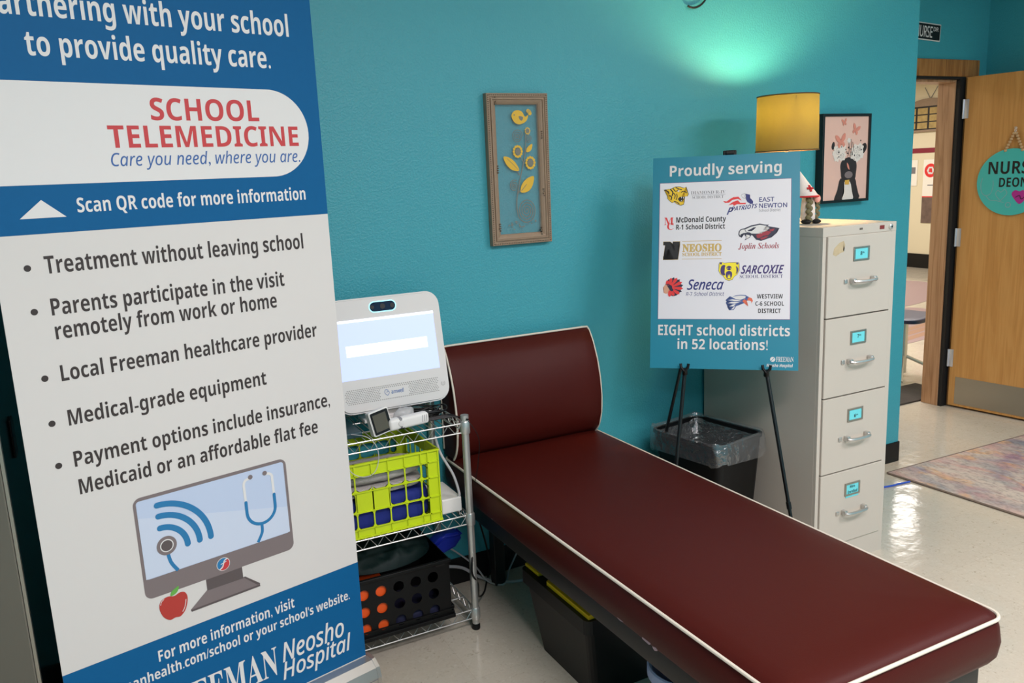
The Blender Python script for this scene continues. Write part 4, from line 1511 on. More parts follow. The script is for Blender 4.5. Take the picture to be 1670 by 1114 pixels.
for k, (z0, z1) in enumerate(zs):
    bm = bmesh.new()
    box(bm, .0205, FW - .0265, -.006, .011, z0, z1, bev=.0022)
    d = link('drawer', bm, M['cab_paint'], cab)
    zc = z0 + (1.216 - .9905) if k == 3 else z0 + .2155
    hx = .190
    bm = bmesh.new()
    for (a, b, c, e) in ((hx - .041, hx + .041, zc + .019, zc + .026), (hx - .041, hx + .041, zc - .026, zc - .019), (hx - .041, hx - .033, zc - .019, zc + .019), (hx + .033, hx + .041, zc - .019, zc + .019)):
        box(bm, a, b, -.010, -.006, c, e, bev=.001)
    link('card_holder', bm, M['steel'], d, label='small metal label holder')
    link('card', B(hx - .034, hx + .034, -.0078, -.0062, zc - (.034 if k == 0 else .020), zc + .020), M['card'], d, label='aqua paper label card')
    bm = bmesh.new()
    if k == 0:
        text(bm, 'Non-', 'b', hx - .014, hx + .016, zc + .004, .011, -.0082)
        text(bm, 'Enrolled', 'b', hx - .024, hx + .026, zc - .017, .011, -.0082)
    else:
        dz = (0, -.012, -.003, -.006)[k]
        text(bm, cards[k][0][0], 'b', hx - .006, hx + .004, zc + dz, .013, -.0082)
        text(bm, 'th', 'b', hx + .005, hx + .014, zc + dz + .006, .006, -.0082)
    link('card_lettering', bm, M['ink_black'], d, 'flatart')
    zh = z0 + .1285
    bm = bmesh.new()
    for x in (hx - .048, hx + .06):
        box(bm, x - .008, x + .008, -.026, -.006, zh - .010, zh + .010, bev=.003)
    tube(bm, catmull([(hx - .052, -.024, zh), (hx - .04, -.033, zh - .001), (hx + .006, -.036, zh - .002), (hx + .05, -.033, zh - .001), (hx + .064, -.024, zh)], 6), .0062, 8)
    link('handle', bm, M['alu'], d, True, 'satin metal pull handle')
    link('thumb_latch', B(hx - .085, hx - .068, -.011, -.006, zh - .008, zh + .008, bev=.002), M['alu'], d)
bm = lathe(bmesh.new(), [(.010, 0), (.010, .004), (.007, .006)], 20)
for v in bm.verts:
    v.co = Vector((v.co.x + .347, -.001 - v.co.z, v.co.y + 1.303))
link('lock', bm, M['chrome'], cab, True)
link('lock_hole', B(.345, .350, -.008, -.0066, 1.300, 1.306), M['ink_black'], cab)
link('red_sticker', B(.289, .313, -.0022, -.0012, 1.2965, 1.3105), mat('maroon_sticker', (128, 44, 44), .5), cab, label='small maroon sticker')
link('catch', B(.183, .198, -.0022, -.0012, 1.3015, 1.3085), M['cab_gap'], cab)
bm = bmesh.new()
prism(bm, [(.045, 1.222), (.05, 1.243), (.075, 1.262), (.098, 1.268), (.106, 1.252), (.096, 1.235), (.10, 1.228), (.085, 1.226), (.06, 1.215)], -.0064, -.0061)
link('tape_residue', bm, M['tape'], cab, label='tan tape residue on the top drawer')

# ------------------------------------------------------------------ table lamp on the cabinet
lp = thing('table_lamp', 'lit table lamp with a gold drum shade on the filing cabinet', 'lamp', (2.5, -.3, 1.321))
bm = lathe(bmesh.new(), [(.055, 0), (.058, .006), (.05, .014), (.02, .03), (.03, .07), (.042, .12), (.034, .18), (.016, .22), (.011, .25)], 32)
link('lamp_base', bm, M['lamp_base'], lp, True)
link('stem', T([(0, 0, .24), (0, 0, .345)], .008, 12), M['chrome'], lp, True)
rb, rt, z0, z1 = .119, .116, 1.599 - 1.321, 1.808 - 1.321
bm = lathe(bmesh.new(), [(rb, z0), (rt, z1)], 64, cap=False)
sh = link('lamp_shade', bm, M['shade'], lp, True, 'gold fabric drum shade')
rim_m = mat('shade_rim', (84, 66, 34), .7)
for z, r in ((z0, rb), (z1, rt)):
    bm = bmesh.new()
    tube(bm, [(r * math.cos(2 * math.pi * i / 64), r * math.sin(2 * math.pi * i / 64), z) for i in range(64)], .0026, 6, closed=True)
    link('shade_rim', bm, rim_m, sh, True)
bm = bmesh.new()
for k in range(3):
    t = 2 * math.pi * k / 3
    tube(bm, [(.01 * math.cos(t), .01 * math.sin(t), .36), (rt * .99 * math.cos(t), rt * .99 * math.sin(t), z1 - .01)], .0016, 5)
link('shade_spider', bm, M['chrome'], lp, True)
bm = bmesh.new()
ball(bm, (0, 0, 1.742 - 1.321), (.024, .024, .03), 20)
link('bulb', bm, mat('lit_bulb', (255, 240, 210), .4, emit=(255, 214, 158), estr=LAMP_WATTS / (math.pi * 4 * math.pi * .026 ** 2)), lp, True)

# ------------------------------------------------------------------ nurse gnome
gn = thing('gnome_figure', 'small felt gnome in a white nurse hat with braids on the filing cabinet', 'figurine', (2.462, -.452, 1.321), (0, 0, R(-12)))
bm = lathe(bmesh.new(), [(.020, .008), (.027, .02), (.026, .06), (.022, .10), (.014, .125)], 24)
link('body', bm, M['white_cloth'], gn, True)
for x in (-.020, .022):
    bm = bmesh.new()
    ball(bm, (x, -.020, .009), (.017, .024, .0088), 18)
    link('shoe', bm, M['black_matte'], gn, True)
bm = bmesh.new()
ball(bm, (.018, -.031, .094), (.013, .012, .015), 16)
link('nose', bm, M['pink_skin'], gn, True)
for sx, n_, r0, x0 in ((-1, 8, .0110, -.012), (1, 7, .0065, .034)):
    bm = bmesh.new()
    for k in range(n_):
        z = .092 - k * .0112
        ball(bm, (x0 + (.004 if k % 2 else -.004), -.026 if sx < 0 else -.012, z), (r0, r0 * .8, .0105), 12)
    ball(bm, (x0, -.026 if sx < 0 else -.012, .012), (r0 * .8, r0 * .7, .012), 10)
    link('braid', bm, M['braid'], gn, True, 'grey green yarn braid')
bm = bmesh.new()
hat = [(.047, .100), (.048, .106), (.040, .124), (.026, .152), (.012, .182), (.004, .2), (.0005, .206)]
lathe(bm, hat, 28)
for v in bm.verts:
    k = (v.co.z - .1) / .1
    v.co.x += -.032 * k - .012
link('hat', bm, M['white_cloth'], gn, True)
bm = bmesh.new()
tube(bm, [(-.012 + .0485 * math.cos(t), .0485 * math.sin(t), .1035) for t in [2 * math.pi * i / 36 for i in range(36)]], .0035, 8, closed=True)
link('hat_trim', bm, M['red_cloth'], gn, True, 'red trim round the hat')
bm = bmesh.new()
box(bm, -.004, .004, -.0012, .0012, -.014, .014)
box(bm, -.013, .013, -.0012, .0012, -.004, .004)
cr = link('red_cross', bm, M['red_cloth'], gn)
cr.location = (-.018, -.037, .134)
cr.rotation_euler = (R(-32), R(0), R(0))

# ------------------------------------------------------------------ easel and sign board
SA, SL = R(-42.73), R(13.75)
SO = Vector((1.794, -.3451, .8303))
SM = Matrix.Translation(SO) @ Matrix.Rotation(SA, 4, 'Z') @ Matrix.Rotation(-SL, 4, 'X')


def onboard(u, y, v):
    return SM @ Vector((u, y, v))


ez = thing('easel', 'black metal tripod easel holding the teal sign beside the couch', 'easel', (1.95, -.55, 0))
ezm = Matrix.Translation((-1.95, .55, 0))
for nm, pts in (('leg', [(.270, .016, .80), (.127, .014, .0), (.062, .016, -.852)]), ('leg', [(.282, .016, .80), (.4125, .014, 0.0), (.558, .016, -.852)])):
    w = [ezm @ onboard(*p) for p in pts]
    dirv = (w[2] - w[1])
    w[2] = w[1] + dirv * (w[1].z - .006) / (w[1].z - w[2].z)
    bm = tube(bmesh.new(), [w[0], w[1], w[2]], [.0075, .0075, .006], 10)
    k = w[1].lerp(w[2], .55)
    tube(bm, [k, k + (w[2] - w[1]).normalized() * .025], .009, 10)
    leg = link(nm, bm, M['black_metal'], ez, True)
    bm = bmesh.new()
    ball(bm, w[2], (.009, .009, .006), 10)
    link('rubber_tip', bm, M['black_matte'], leg, True)
rear = [ezm @ onboard(.276, .03, .79), Vector((1.905 - 1.95, -.112 + .55, .006))]
bm = tube(bmesh.new(), rear, [.0075, .006], 10)
link('leg', bm, M['black_metal'], ez, True)
bm = bmesh.new()
for c, d in (((.252, .010, .770), (.300, .034, .802)), ((.262, -.006, .783), (.292, .034, .798))):
    b = B(c[0], d[0], c[1], d[1], c[2], d[2], bev=.003)
    for v in b.verts:
        v.co = ezm @ onboard(*v.co)
    me = bpy.data.meshes.new('tmp')
    b.to_mesh(me)
    b.free()
    bm.from_mesh(me)
    bpy.data.meshes.remove(me)
link('top_clamp', bm, M['black'], ez)
for u in (.127, .4125):
    bm = bmesh.new()
    for pts in ([(u, .014, -.012), (u, -.012, -.012), (u, -.020, .0)], [(u, -.018, -.010), (u - .012, -.020, .004), (u - .014, -.020, .018)], [(u, -.018, -.010), (u + .012, -.020, .004), (u + .014, -.020, .018)]):
        tube(bm, [ezm @ onboard(*p) for p in pts], .0052, 8)
    tube(bm, [ezm @ onboard(u, .004, -.02), ezm @ onboard(u, -.006, -.004)], .010, 10)
    link('ledge_hook', bm, M['black'], ez, True, 'forked ledge hook')

sg = thing('sign_board', 'teal foam board sign of school district logos resting on the easel', 'sign', SO, (0, 0, 0))
sg.rotation_mode = 'QUATERNION'
sg.rotation_quaternion = SM.to_quaternion()
link('board', B(0, .520, 0, .006, 0, .782), M['sign_teal'], sg)
S1, S2, S3, S4, S5 = -.0004, -.0007, -.0010, -.0013, -.0016
art(sg, 'panel_outline', M['sign_line'], lambda bm: ink(bm, [(.0255, .1805), (.4915, .1805), (.4915, .6875), (.0255, .6875)], S1))
art(sg, 'white_panel', M['sign_panel'], lambda bm: ink(bm, [(.027, .182), (.490, .182), (.490, .686), (.027, .686)], S2))
lettering(sg, 'headline_lettering', M['white_ink'], [('Proudly serving', 'b', .062, .457, .7105, .040), ('EIGHT school districts', 'b', .028, .491, .122, .038), ('in 52 locations!', 'b', .099, .416, .0715, .037)], S3)
lettering(sg, 'sponsor_lettering', M['white_ink'], [('FREEMAN', 'sb', .445, .504, .031, .017), ('Neosho Hospital', 'bi', .413, .502, .012, .011)], S1)
art(sg, 'sponsor_mark', M['white_ink'], lambda bm: ink(bm, circ(.4335, .039, .0088, 24), S1))
art(sg, 'sponsor_mark_stroke', M['sign_teal'], lambda bm: stroke(bm, [(.429, .034), (.438, .044)], .0018, S2))
lettering(sg, 'grey_lettering', M['ink_grey'], [('DIAMOND R-IV', 'sb', .140, .263, .6415, .0115, -.012), ('SCHOOL DISTRICT', 'sb', .145, .257, .6245, .0105, -.012), ('School District', 's', .381, .455, .570, .0095)], S3)
art(sg, 'grey_rule', M['ink_grey'], lambda bm: stroke(bm, [(.142, .6385), (.263, .6385)], .0008, S3, 0))
lettering(sg, 'black_lettering', M['ink_black'], [('McDonald County', 'b', .088, .266, .5385, .0195, .004), ('R-1 School District', 'b', .088, .263, .512, .0185, .004),
    ('WESTVIEW', 'b', .377, .466, .2565, .0155), ('C-6 SCHOOL', 'b', .372, .470, .2305, .0155), ('DISTRICT', 'b', .382, .459, .2045, .0155)], S3)
lettering(sg, 'navy_lettering', M['navy_ink'], [('EAST', 's', .381, .433, .606, .0155, .016), ('NEWTON', 's', .381, .477, .584, .0155, .016), ('PATRIOTS', 'bi', .284, .374, .575, .0155, 0, .1, .10), ('P', 'bi', .268, .287, .562, .027, .0, .2),
    ('R-7 School District', 'i', .127, .263, .267, .014, .0)], S3)
lettering(sg, 'seneca_lettering', M['navy_ink'], [('Seneca', 'i', .130, .258, .290, .036, .018, .12)], S3)
lettering(sg, 'purple_lettering', M['purple_ink'], [('SARCOXIE', 'bi', .320, .466, .3465, .030, .004, .12), ('SCHOOL DISTRICT', 'sb', .317, .465, .330, .0125, -.010)], S3)
lettering(sg, 'gold_lettering', M['gold_ink'], [('NEOSHO', 'sb', .112, .252, .430, .0265, .028), ('SCHOOL DISTRICT', 'sb', .112, .252, .4135, .0125, .012)], S3)
art(sg, 'gold_rules', M['gold_ink'], lambda bm: (stroke(bm, [(.111, .4685), (.252, .4685)], .0015, S3, 0), stroke(bm, [(.111, .4025), (.252, .4025)], .0015, S3, 0)))
lettering(sg, 'crimson_lettering', M['crimson_ink'], [('Joplin Schools', 'sbi', .310, .451, .4365, .0205)], S3)
lettering(sg, 'red_monogram', M['bright_red_ink'], [('M', 'sb', .044, .078, .5305, .0275), ('C', 'sb', .055, .079, .5125, .024)], S3)
# block letter N with gold edge
Nb = [(0, .066), (.024, .066), (.0405, .031), (.0405, .0535), (.034, .0535), (.034, .066), (.060, .066), (.060, .0535), (.0535, .0535), (.0535, 0), (.039, 0), (.0195, .041), (.0195, .0125), (.026, .0125), (.026, 0), (0, 0), (0, .0125), (.0065, .0125), (.0065, .0535), (0, .0535)]
art(sg, 'block_letter_edge', M['gold_ink'], lambda bm: ink(bm, [(.0425 + x * 1.035 - .001, .4015 + z * 1.035 - .001) for x, z in Nb], S3))
art(sg, 'block_letter', M['ink_black'], lambda bm: ink(bm, [(.0425 + x, .4015 + z) for x, z in Nb], S4))
# wild cat head emblem
cat = [(.043, .661), (.060, .658), (.057, .646), (.055, .630), (.064, .620), (.073, .613), (.080, .616), (.090, .608), (.102, .603), (.113, .606), (.115, .613), (.099, .617), (.093, .625), (.098, .632), (.110, .635), (.126, .635), (.130, .643), (.127, .650), (.119, .656), (.121, .669), (.113, .665), (.100, .6705), (.083, .671), (.068, .664)]
art(sg, 'cat_emblem_outline', M['ink_black'], lambda bm: ink(bm, [(.0865 + (x - .0865) * 1.05, .638 + (z - .638) * 1.05) for x, z in cat], S3))
art(sg, 'cat_emblem', M['yellow_ink'], lambda bm: ink(bm, cat, S4))
art(sg, 'cat_emblem_marks', M['ink_black'], lambda bm: (ink(bm, [(.093, .626), (.099, .633), (.110, .6345), (.118, .632), (.113, .622), (.106, .615), (.099, .617)], S5),
    [stroke(bm, sm(q, 4, False), w, S5) for q, w in (([(.066, .662), (.074, .652), (.072, .640)], .004), ([(.075, .666), (.084, .655), (.094, .660)], .003), ([(.085, .669), (.095, .664), (.106, .660)], .003), ([(.062, .640), (.070, .634), (.068, .624)], .004), ([(.077, .648), (.083, .640), (.080, .628)], .003), ([(.088, .645), (.090, .636), (.087, .624)], .003), ([(.105, .651), (.115, .654), (.124, .648)], .003), ([(.080, .618), (.090, .614), (.098, .607)], .003), ([(.046, .661), (.056, .655), (.060, .648)], .004))]))
art(sg, 'cat_emblem_teeth', M['white_ink'], lambda bm: (ink(bm, circ(.095, .6555, .0035, 12), S5 - .0003), ink(bm, [(.104, .634), (.108, .634), (.107, .627)], S5 - .0003), ink(bm, [(.112, .633), (.116, .632), (.113, .626)], S5 - .0003), ink(bm, [(.103, .617), (.107, .617), (.108, .623)], S5 - .0003)))
# flag ribbon emblem
art(sg, 'flag_ribbon_emblem', M['bright_red_ink'], lambda bm: (ink(bm, [(.255, .613), (.268, .611), (.280, .620), (.291, .626), (.309, .627), (.321, .612), (.307, .619), (.288, .616), (.276, .606), (.262, .606)], S3), ink(bm, [(.274, .597), (.282, .603), (.291, .609), (.307, .614), (.316, .604), (.336, .604), (.334, .599), (.316, .599), (.305, .600), (.293, .594), (.290, .600)], S3)))
art(sg, 'hatted_head_emblem', M['navy_ink'], lambda bm: ink(bm, [(.334, .637), (.349, .633), (.346, .622), (.353, .618), (.360, .609), (.360, .600), (.351, .599), (.340, .607), (.335, .617), (.337, .626)], S3))
art(sg, 'hatted_head_outline', M['ink_grey'], lambda bm: stroke(bm, sm([(.319, .629), (.322, .635), (.333, .637), (.331, .628), (.333, .620), (.326, .622)], 4), .001, S4, 0))
# crimson eagle head emblem
e1 = [(.310, .490), (.312, .501), (.318, .508), (.331, .511), (.354, .521), (.384, .527), (.402, .523), (.416, .522), (.411, .517), (.452, .509), (.438, .497), (.443, .492), (.423, .481), (.425, .476), (.389, .464), (.372, .469), (.368, .480), (.357, .487), (.350, .477), (.332, .467), (.338, .478), (.330, .489), (.320, .487), (.322, .477), (.313, .482)]
cx_, cz_ = .378, .498
art(sg, 'eagle_emblem_outline', M['darknavy_ink'], lambda bm: ink(bm, e1, S3))
art(sg, 'eagle_emblem', M['white_ink'], lambda bm: (ink(bm, [(.3135, .491), (.316, .501), (.321, .506), (.333, .507), (.355, .5165), (.384, .5225), (.408, .518), (.400, .512), (.418, .5095), (.395, .504), (.408, .500), (.380, .497), (.392, .491), (.368, .491), (.356, .4915), (.348, .496), (.338, .4945), (.327, .4935), (.318, .489), (.317, .484)], S4), ink(bm, [(.336, .4715), (.342, .480), (.337, .488), (.347, .486), (.352, .483), (.348, .478)], S4)))
art(sg, 'eagle_emblem_feathers', M['crimson_ink'], lambda bm: [ink(bm, q, S5) for q in ([(.372, .486), (.386, .492), (.402, .490), (.394, .480), (.382, .474), (.375, .476)], [(.392, .494), (.410, .500), (.424, .496), (.414, .485), (.398, .482)], [(.416, .504), (.436, .508), (.430, .498), (.420, .498)], [(.386, .474), (.404, .480), (.415, .481), (.405, .473), (.390, .468)])])
art(sg, 'eagle_emblem_eye', M['darknavy_ink'], lambda bm: (ink(bm, [(.342, .504), (.352, .507), (.362, .513), (.372, .514), (.364, .506), (.356, .500), (.346, .500)], S5), stroke(bm, [(.333, .506), (.336, .498), (.344, .495)], .0018, S5)))
# bear head emblem
bear = [(.244, .381), (.247, .388), (.256, .388), (.262, .385), (.279, .387), (.298, .385), (.303, .387), (.312, .386), (.314, .379), (.311, .372), (.314, .358), (.307, .344), (.298, .337), (.291, .326), (.279, .322), (.267, .327), (.259, .339), (.249, .346), (.243, .358), (.246, .373)]
art(sg, 'bear_emblem_outline', M['purple_ink'], lambda bm: ink(bm, [(.2785 + (x - .2785) * 1.04, .356 + (z - .356) * 1.04) for x, z in bear], S3))
art(sg, 'bear_emblem', M['lemon_ink'], lambda bm: ink(bm, bear, S4))
art(sg, 'bear_emblem_shading', M['purple_ink'], lambda bm: [ink(bm, q, S5) for q in (sm([(.252, .374), (.260, .379), (.266, .376), (.263, .366), (.262, .354), (.266, .344), (.260, .341), (.252, .346), (.249, .358)], 3), sm([(.270, .370), (.279, .376), (.288, .370), (.285, .362), (.279, .359), (.273, .362)], 3), sm([(.270, .353), (.279, .357), (.288, .353), (.290, .342), (.286, .330), (.279, .327), (.272, .330), (.268, .342)], 3), sm([(.303, .374), (.311, .366), (.310, .353), (.303, .345), (.306, .358)], 3), circ(.2505, .3845, .0038, 12), circ(.3075, .3835, .0038, 12))])
art(sg, 'bear_emblem_mouth', M['lemon_ink'], lambda bm: [ink(bm, q, S5 - .0003) for q in ([(.274, .331), (.276, .345), (.279, .338), (.282, .346), (.285, .331), (.279, .329)], [(.272, .369), (.277, .367), (.274, .364)], [(.282, .367), (.287, .369), (.285, .364)])])
# feathered headdress emblem
art(sg, 'headdress_emblem_face', M['skin_ink'], lambda bm: ink(bm, [(.055, .312), (.050, .307), (.043, .298), (.048, .294), (.046, .289), (.048, .286), (.046, .278), (.054, .275), (.066, .277), (.072, .300)], S3))


def feathers(bm, par):
    n = 15
    for k in range(n):
        if k % 2 != par:
            continue
        t = R(112 - k * 14.5)
        c, s = math.cos(t), math.sin(t)
        L = .030 + .020 * max(0, math.cos(t - R(15)))
        p0 = Vector((.068, .297))
        d = Vector((c, s))
        nn = Vector((-s, c))
        q = [p0 + d * .010 + nn * .003, p0 + d * L * .8 + nn * .0062, p0 + d * L, p0 + d * L * .8 - nn * .0062, p0 + d * .010 - nn * .003]
        ink(bm, [(v.x, v.y) for v in q], S5 if par else S5 - .0001)


art(sg, 'headdress_emblem_base', M['darknavy_ink'], lambda bm: ink(bm, sm([(.056, .311), (.068, .323), (.085, .329), (.101, .324), (.110, .309), (.110, .294), (.103, .277), (.088, .267), (.074, .268), (.070, .285)], 4), S4))
art(sg, 'headdress_emblem_red', M['bright_red_ink'], lambda bm: (feathers(bm, 0), stroke(bm, sm([(.056, .313), (.072, .316), (.079, .303), (.081, .290)], 4, False), .006, S5 - .0002), ink(bm, [(.066, .282), (.070, .284), (.074, .268), (.067, .263), (.062, .270)], S5 - .0002)))
art(sg, 'headdress_emblem_navy', M['darknavy_ink'], lambda bm: (feathers(bm, 1), ink(bm, circ(.076, .289, .0055, 14), S5 - .0005), stroke(bm, sm([(.054, .3105), (.066, .308), (.072, .296), (.073, .286)], 4, False), .004, S5 - .0002)))
# slate eagle emblem
art(sg, 'slate_eagle_emblem', M['steelblue_ink'], lambda bm: ink(bm, [(.283, .265), (.290, .262), (.303, .268), (.322, .270), (.338, .269), (.349, .262), (.352, .256), (.345, .252), (.338, .252), (.341, .244), (.331, .239), (.318, .240), (.306, .229), (.297, .215), (.281, .214), (.289, .222), (.274, .227), (.287, .234), (.269, .241), (.286, .247), (.268, .251), (.286, .256)], S3))
art(sg, 'slate_eagle_white', M['white_ink'], lambda bm: [ink(bm, q, S4) for q in ([(.290, .262), (.304, .2655), (.322, .2675), (.336, .266), (.343, .260), (.334, .257), (.320, .252), (.304, .254)], [(.277, .250), (.292, .254), (.312, .251), (.324, .247), (.300, .247), (.290, .249)], [(.277, .240), (.290, .245), (.306, .2445), (.318, .243), (.300, .238)], [(.281, .228), (.294, .235), (.304, .2365), (.296, .228)], [(.288, .217), (.298, .227), (.303, .230), (.296, .218)])])
art(sg, 'slate_eagle_beak', M['orange_ink'], lambda bm: (ink(bm, [(.346, .258), (.352, .261), (.360, .257), (.3635, .248), (.359, .239), (.358, .246), (.352, .249), (.344, .249)], S4), ink(bm, [(.327, .247), (.334, .254), (.342, .249), (.340, .241), (.348, .228), (.336, .237)], S4)))
art(sg, 'slate_eagle_eye', M['navy_ink'], lambda bm: ink(bm, [(.337, .262), (.344, .262), (.342, .258), (.338, .258)], S5))

# ------------------------------------------------------------------ wastebasket with liner
wb = thing('wastebasket', 'black plastic wastebasket with a clear liner between wall and filing cabinet', 'wastebasket', (2.115, -.285, 0), (0, 0, R(10)))
bm = bmesh.new()
rs = []
for hx_, hy_, z, r in ((.105, .135, 0, .03), (.108, .138, .004, .03), (.140, .172, .50, .04), (.146, .178, .503, .042), (.146, .178, .515, .042), (.136, .168, .512, .038), (.104, .134, .012, .03)):
    rs.append([bm.verts.new((x, y, z)) for x, y in rrect(-hx_, hx_, -hy_, hy_, r, 6)])
for a, b in zip(rs, rs[1:]):
    for j in range(len(a)):
        k = (j + 1) % len(a)
        bm.faces.new((a[j], a[k], b[k], b[j]))
bm.faces.new(rs[0][::-1])
bm.faces.new(rs[-1])
link('bin', bm, M['black'], wb, True)
bm = bmesh.new()
rs = []
for grow, z, w in ((-.055, .30, .006), (-.03, .40, .006), (-.014, .49, .004), (-.002, .522, .003), (.006, .527, .004), (.010, .51, .004), (.011, .475, .005), (.012, .445, .006), (.010, .432, .012)):
    ring = []
    base = rrect(-.146 - grow, .146 + grow, -.178 - grow, .178 + grow, .05, 14)
    for i, (x, y) in enumerate(base):
        n = noise.noise(Vector((x * 28, y * 28, z * 14))) * w * 1.6
        d = Vector((x, y)).normalized()
        ring.append(bm.verts.new((x + d.x * n, y + d.y * n, z + (n * 2.2 if z > .49 or z < .44 else n))))
    rs.append(ring)
for a, b in zip(rs, rs[1:]):
    for j in range(len(a)):
        k = (j + 1) % len(a)
        bm.faces.new((a[j], a[k], b[k], b[j]))
link('liner_bag', bm, M['clear'], wb, True, 'clear plastic liner folded over the rim')

# ------------------------------------------------------------------ rug, blue cable
rg = bmesh.new()
prism(rg, [(3.424, -.105), (4.66, -.125), (4.72, -1.95), (3.50, -1.95)], .0005, .009)
for v in rg.verts:
    v.co = (v.co.x, v.co.z, v.co.y)
rug = tag(link('area_rug', rg, M['rug'], None), 'muted multicolour abstract rug on the floor before the open door', 'rug')
bm = tube(bmesh.new(), [(3.424, -.108, .006), (3.50, -1.95, .006)], .005, 6)
tube(bm, [(3.424, -.105, .006), (4.66, -.125, .006)], .005, 6)
link('rug_binding', bm, mat('rug_edge_taupe', (120, 104, 94), .9), rug, True)
tag(link('blue_cable', T(catmull([(2.72, -.03, .005), (2.95, -.13, .005), (3.256, -.22, .005), (3.345, -.231, .005), (3.415, -.240, .005)], 8), .0045, 7), M['cable_blue'], None, True), 'blue network cable running along the floor to the rug', 'cable')

# ------------------------------------------------------------------ street-style sign over the door
ns = thing('street_sign', 'black street-style sign with white edge above the door frame', 'sign', (4.195, YD, 2.256), (0, R(3.0), 0))
link('sign_border', B(-.29, .29, -.006, -.001, -.047, .047, bev=.001), M['white_plastic'], ns)
link('sign_plate', B(-.284, .284, -.0075, -.005, -.041, .041), M['street_black'], ns)
lettering(ns, 'sign_lettering', M['white_ink'], [('NURSE', 's', .080, .218, -.030, .058, .012), ('DR', 's', .226, .268, .006, .022, .01)], -.008)

# ------------------------------------------------------------------ round plaque on the door
pq = thing('door_plaque', 'round aqua nurse plaque hanging from wooden beads on the open door', 'plaque', door.location, (0, 0, DA))
pc, pzc, pr = .292, 1.391, .188
bm = bmesh.new()
prism(bm, circ(pc, pzc, pr, 64), -.012, -.004)
link('disc', bm, M['plaque'], pq, True)
lettering(pq, 'plaque_lettering', M['ink_black'], [('NURSE', 'b', .165, .430, 1.438, .070), ('DEONN', 'b', .229, .428, 1.364, .052)], -.0125)


def a_steth(bm):
    stroke(bm, sm([(.135, 1.415), (.128, 1.38), (.135, 1.335), (.160, 1.315), (.187, 1.33), (.197, 1.37), (.195, 1.40)], 6, False), .0035, -.0126)
    stroke(bm, sm([(.160, 1.315), (.185, 1.29), (.225, 1.285), (.26, 1.275)], 6, False), .0035, -.0126)
    stroke(bm, sm([(.243, 1.285), (.215, 1.32), (.225, 1.345), (.243, 1.335), (.262, 1.35), (.275, 1.325), (.243, 1.285)], 6, False), .0035, -.0126)
    stroke(bm, circ(.286, 1.262, .014, 20) + [circ(.286, 1.262, .014, 20)[0]], .0045, -.0126)


art(pq, 'drawn_stethoscope', M['plaque_line'], a_steth)
art(pq, 'heart', M['magenta'], lambda bm: ink(bm, sm([(.302, 1.325), (.320, 1.345), (.345, 1.338), (.362, 1.345), (.385, 1.32), (.37, 1.285), (.345, 1.268), (.318, 1.295)], 5), -.0126), 'magenta heart')
art(pq, 'heart_lettering', M['ink_black'], lambda bm: stroke(bm, sm([(.325, 1.305), (.345, 1.315), (.355, 1.295), (.375, 1.31)], 5, False), .004, -.0131))
bm = bmesh.new()
for s in (-1, 1):
    for k in range(7):
        ball(bm, (.297 + s * (.006 + .0066 * k), -.010, 1.662 - .0155 * k), .0088, 12)
link('bead_loop', bm, M['bead'], pq, True, 'loop of pale wooden beads')
link('hook', B(.289, .303, -.012, -.0005, 1.655, 1.70, bev=.003), M['clear'], pq, label='small clear hook')

# ------------------------------------------------------------------ hall beyond the door
tag(link('entry_mat', B(3.78, 5.02, .66, .955, .0005, .010, bev=.003), M['mat_dark'], None), 'dark entry mat on the hall floor just beyond the door', 'doormat')
# framed composite hanging on the hall wall (faces -x)
fp = thing('composite_frame', 'large arched wooden frame of class photos hanging in the hall', 'picture', (10.6, 5.10, 1.90), (0, 0, R(90)))
# local x runs along -y of the hall wall seen from the room; depth is local +y away from the wall


def hx_(y):
    return y - 5.10


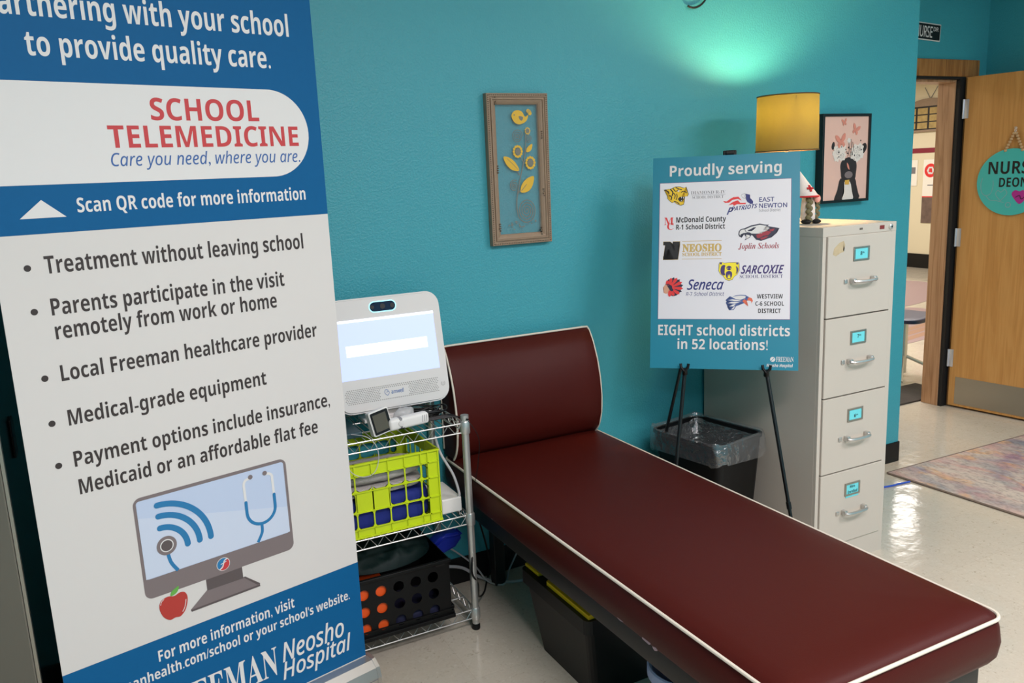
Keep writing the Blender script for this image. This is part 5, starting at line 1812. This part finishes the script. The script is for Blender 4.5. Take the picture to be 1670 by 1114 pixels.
bm = bmesh.new()
outer = [(-.42, .0), (.42, .0), (.42, .36)] + [(.42 - .84 * i / 16, .36 + .09 * math.sin(math.pi * i / 16)) for i in range(1, 16)] + [(-.42, .36)]
prism(bm, outer, .004, .035)
link('board', bm, M['frame_taupe'], fp)
link('backing', B(-.38, .38, .0355, .038, .03, .345), M['ink_black'], fp)
bm = bmesh.new()
for i in range(4):
    for j in range(3):
        x0 = -.36 + .185 * i
        z0 = .045 + .098 * j
        box(bm, x0, x0 + .155, .0385, .0405, z0, z0 + .082)
link('class_photos', bm, M['photo'], fp)
bm = bmesh.new()
for s in (-1, 1):
    tube(bm, [(0, .012, .44), (s * .10, .004, .60)], .004, 6)
link('hanging_wires', bm, M['grey_plastic'], fp)

po1 = thing('hall_poster', 'tall white poster with a red round seal and photos on the hall wall', 'poster', (10.597, 5.02, 1.10), (0, 0, R(90)))
link('paper', B(-.135, .135, .0005, .004, -.46, .42), M['poster'], po1)
art(po1, 'red_seal', M['bright_red_ink'], lambda bm: prism(bm, circ(.02, .27, .095, 30), .0045, .005))
art(po1, 'seal_centre', M['white_ink'], lambda bm: prism(bm, circ(.02, .27, .058, 6), .0055, .006))
art(po1, 'seal_cross', M['bright_red_ink'], lambda bm: prism(bm, [(-.01, .24), (.05, .25), (.04, .30), (0, .30)], .0062, .0066))
link('photo_panel', B(-.135, .135, .0045, .006, -.46, -.10), M['photo_dark'], po1)
link('red_swoosh', B(-.135, .135, .0062, .007, -.10, -.085), M['bright_red_ink'], po1)
link('text_rows', B(-.05, .06, .0045, .005, .06, .075), M['ink_grey'], po1)
po2 = thing('hall_notice', 'small white paper notice on the hall wall', 'notice', (10.597, 5.37, 1.36), (0, 0, R(90)))
link('paper', B(-.12, .12, .0005, .004, -.20, .16), M['poster'], po2)
link('print_block', B(-.09, .03, .0045, .005, -.03, .06), M['ink_grey'], po2)

ch = thing('hall_stool', 'navy plastic stool with chrome legs just outside the doorway', 'stool', (5.11, 1.15, 0), (0, 0, R(12)))
link('seat', pillow(-.21, .21, -.20, .20, .425, .465, 2, .0, 5), M['navy_plastic'], ch, True)
link('column', T([(0.03, 0, .43), (0.03, 0, .03)], .028, 16), M['chrome'], ch, True)
for k in range(4):
    t = R(25 + 90 * k)
    link('leg', T([(0.03, 0, .16), (0.03 + .16 * math.cos(t), .16 * math.sin(t), .09), (0.03 + .23 * math.cos(t), .23 * math.sin(t), .012)], .012, 10), M['chrome'], ch, True)
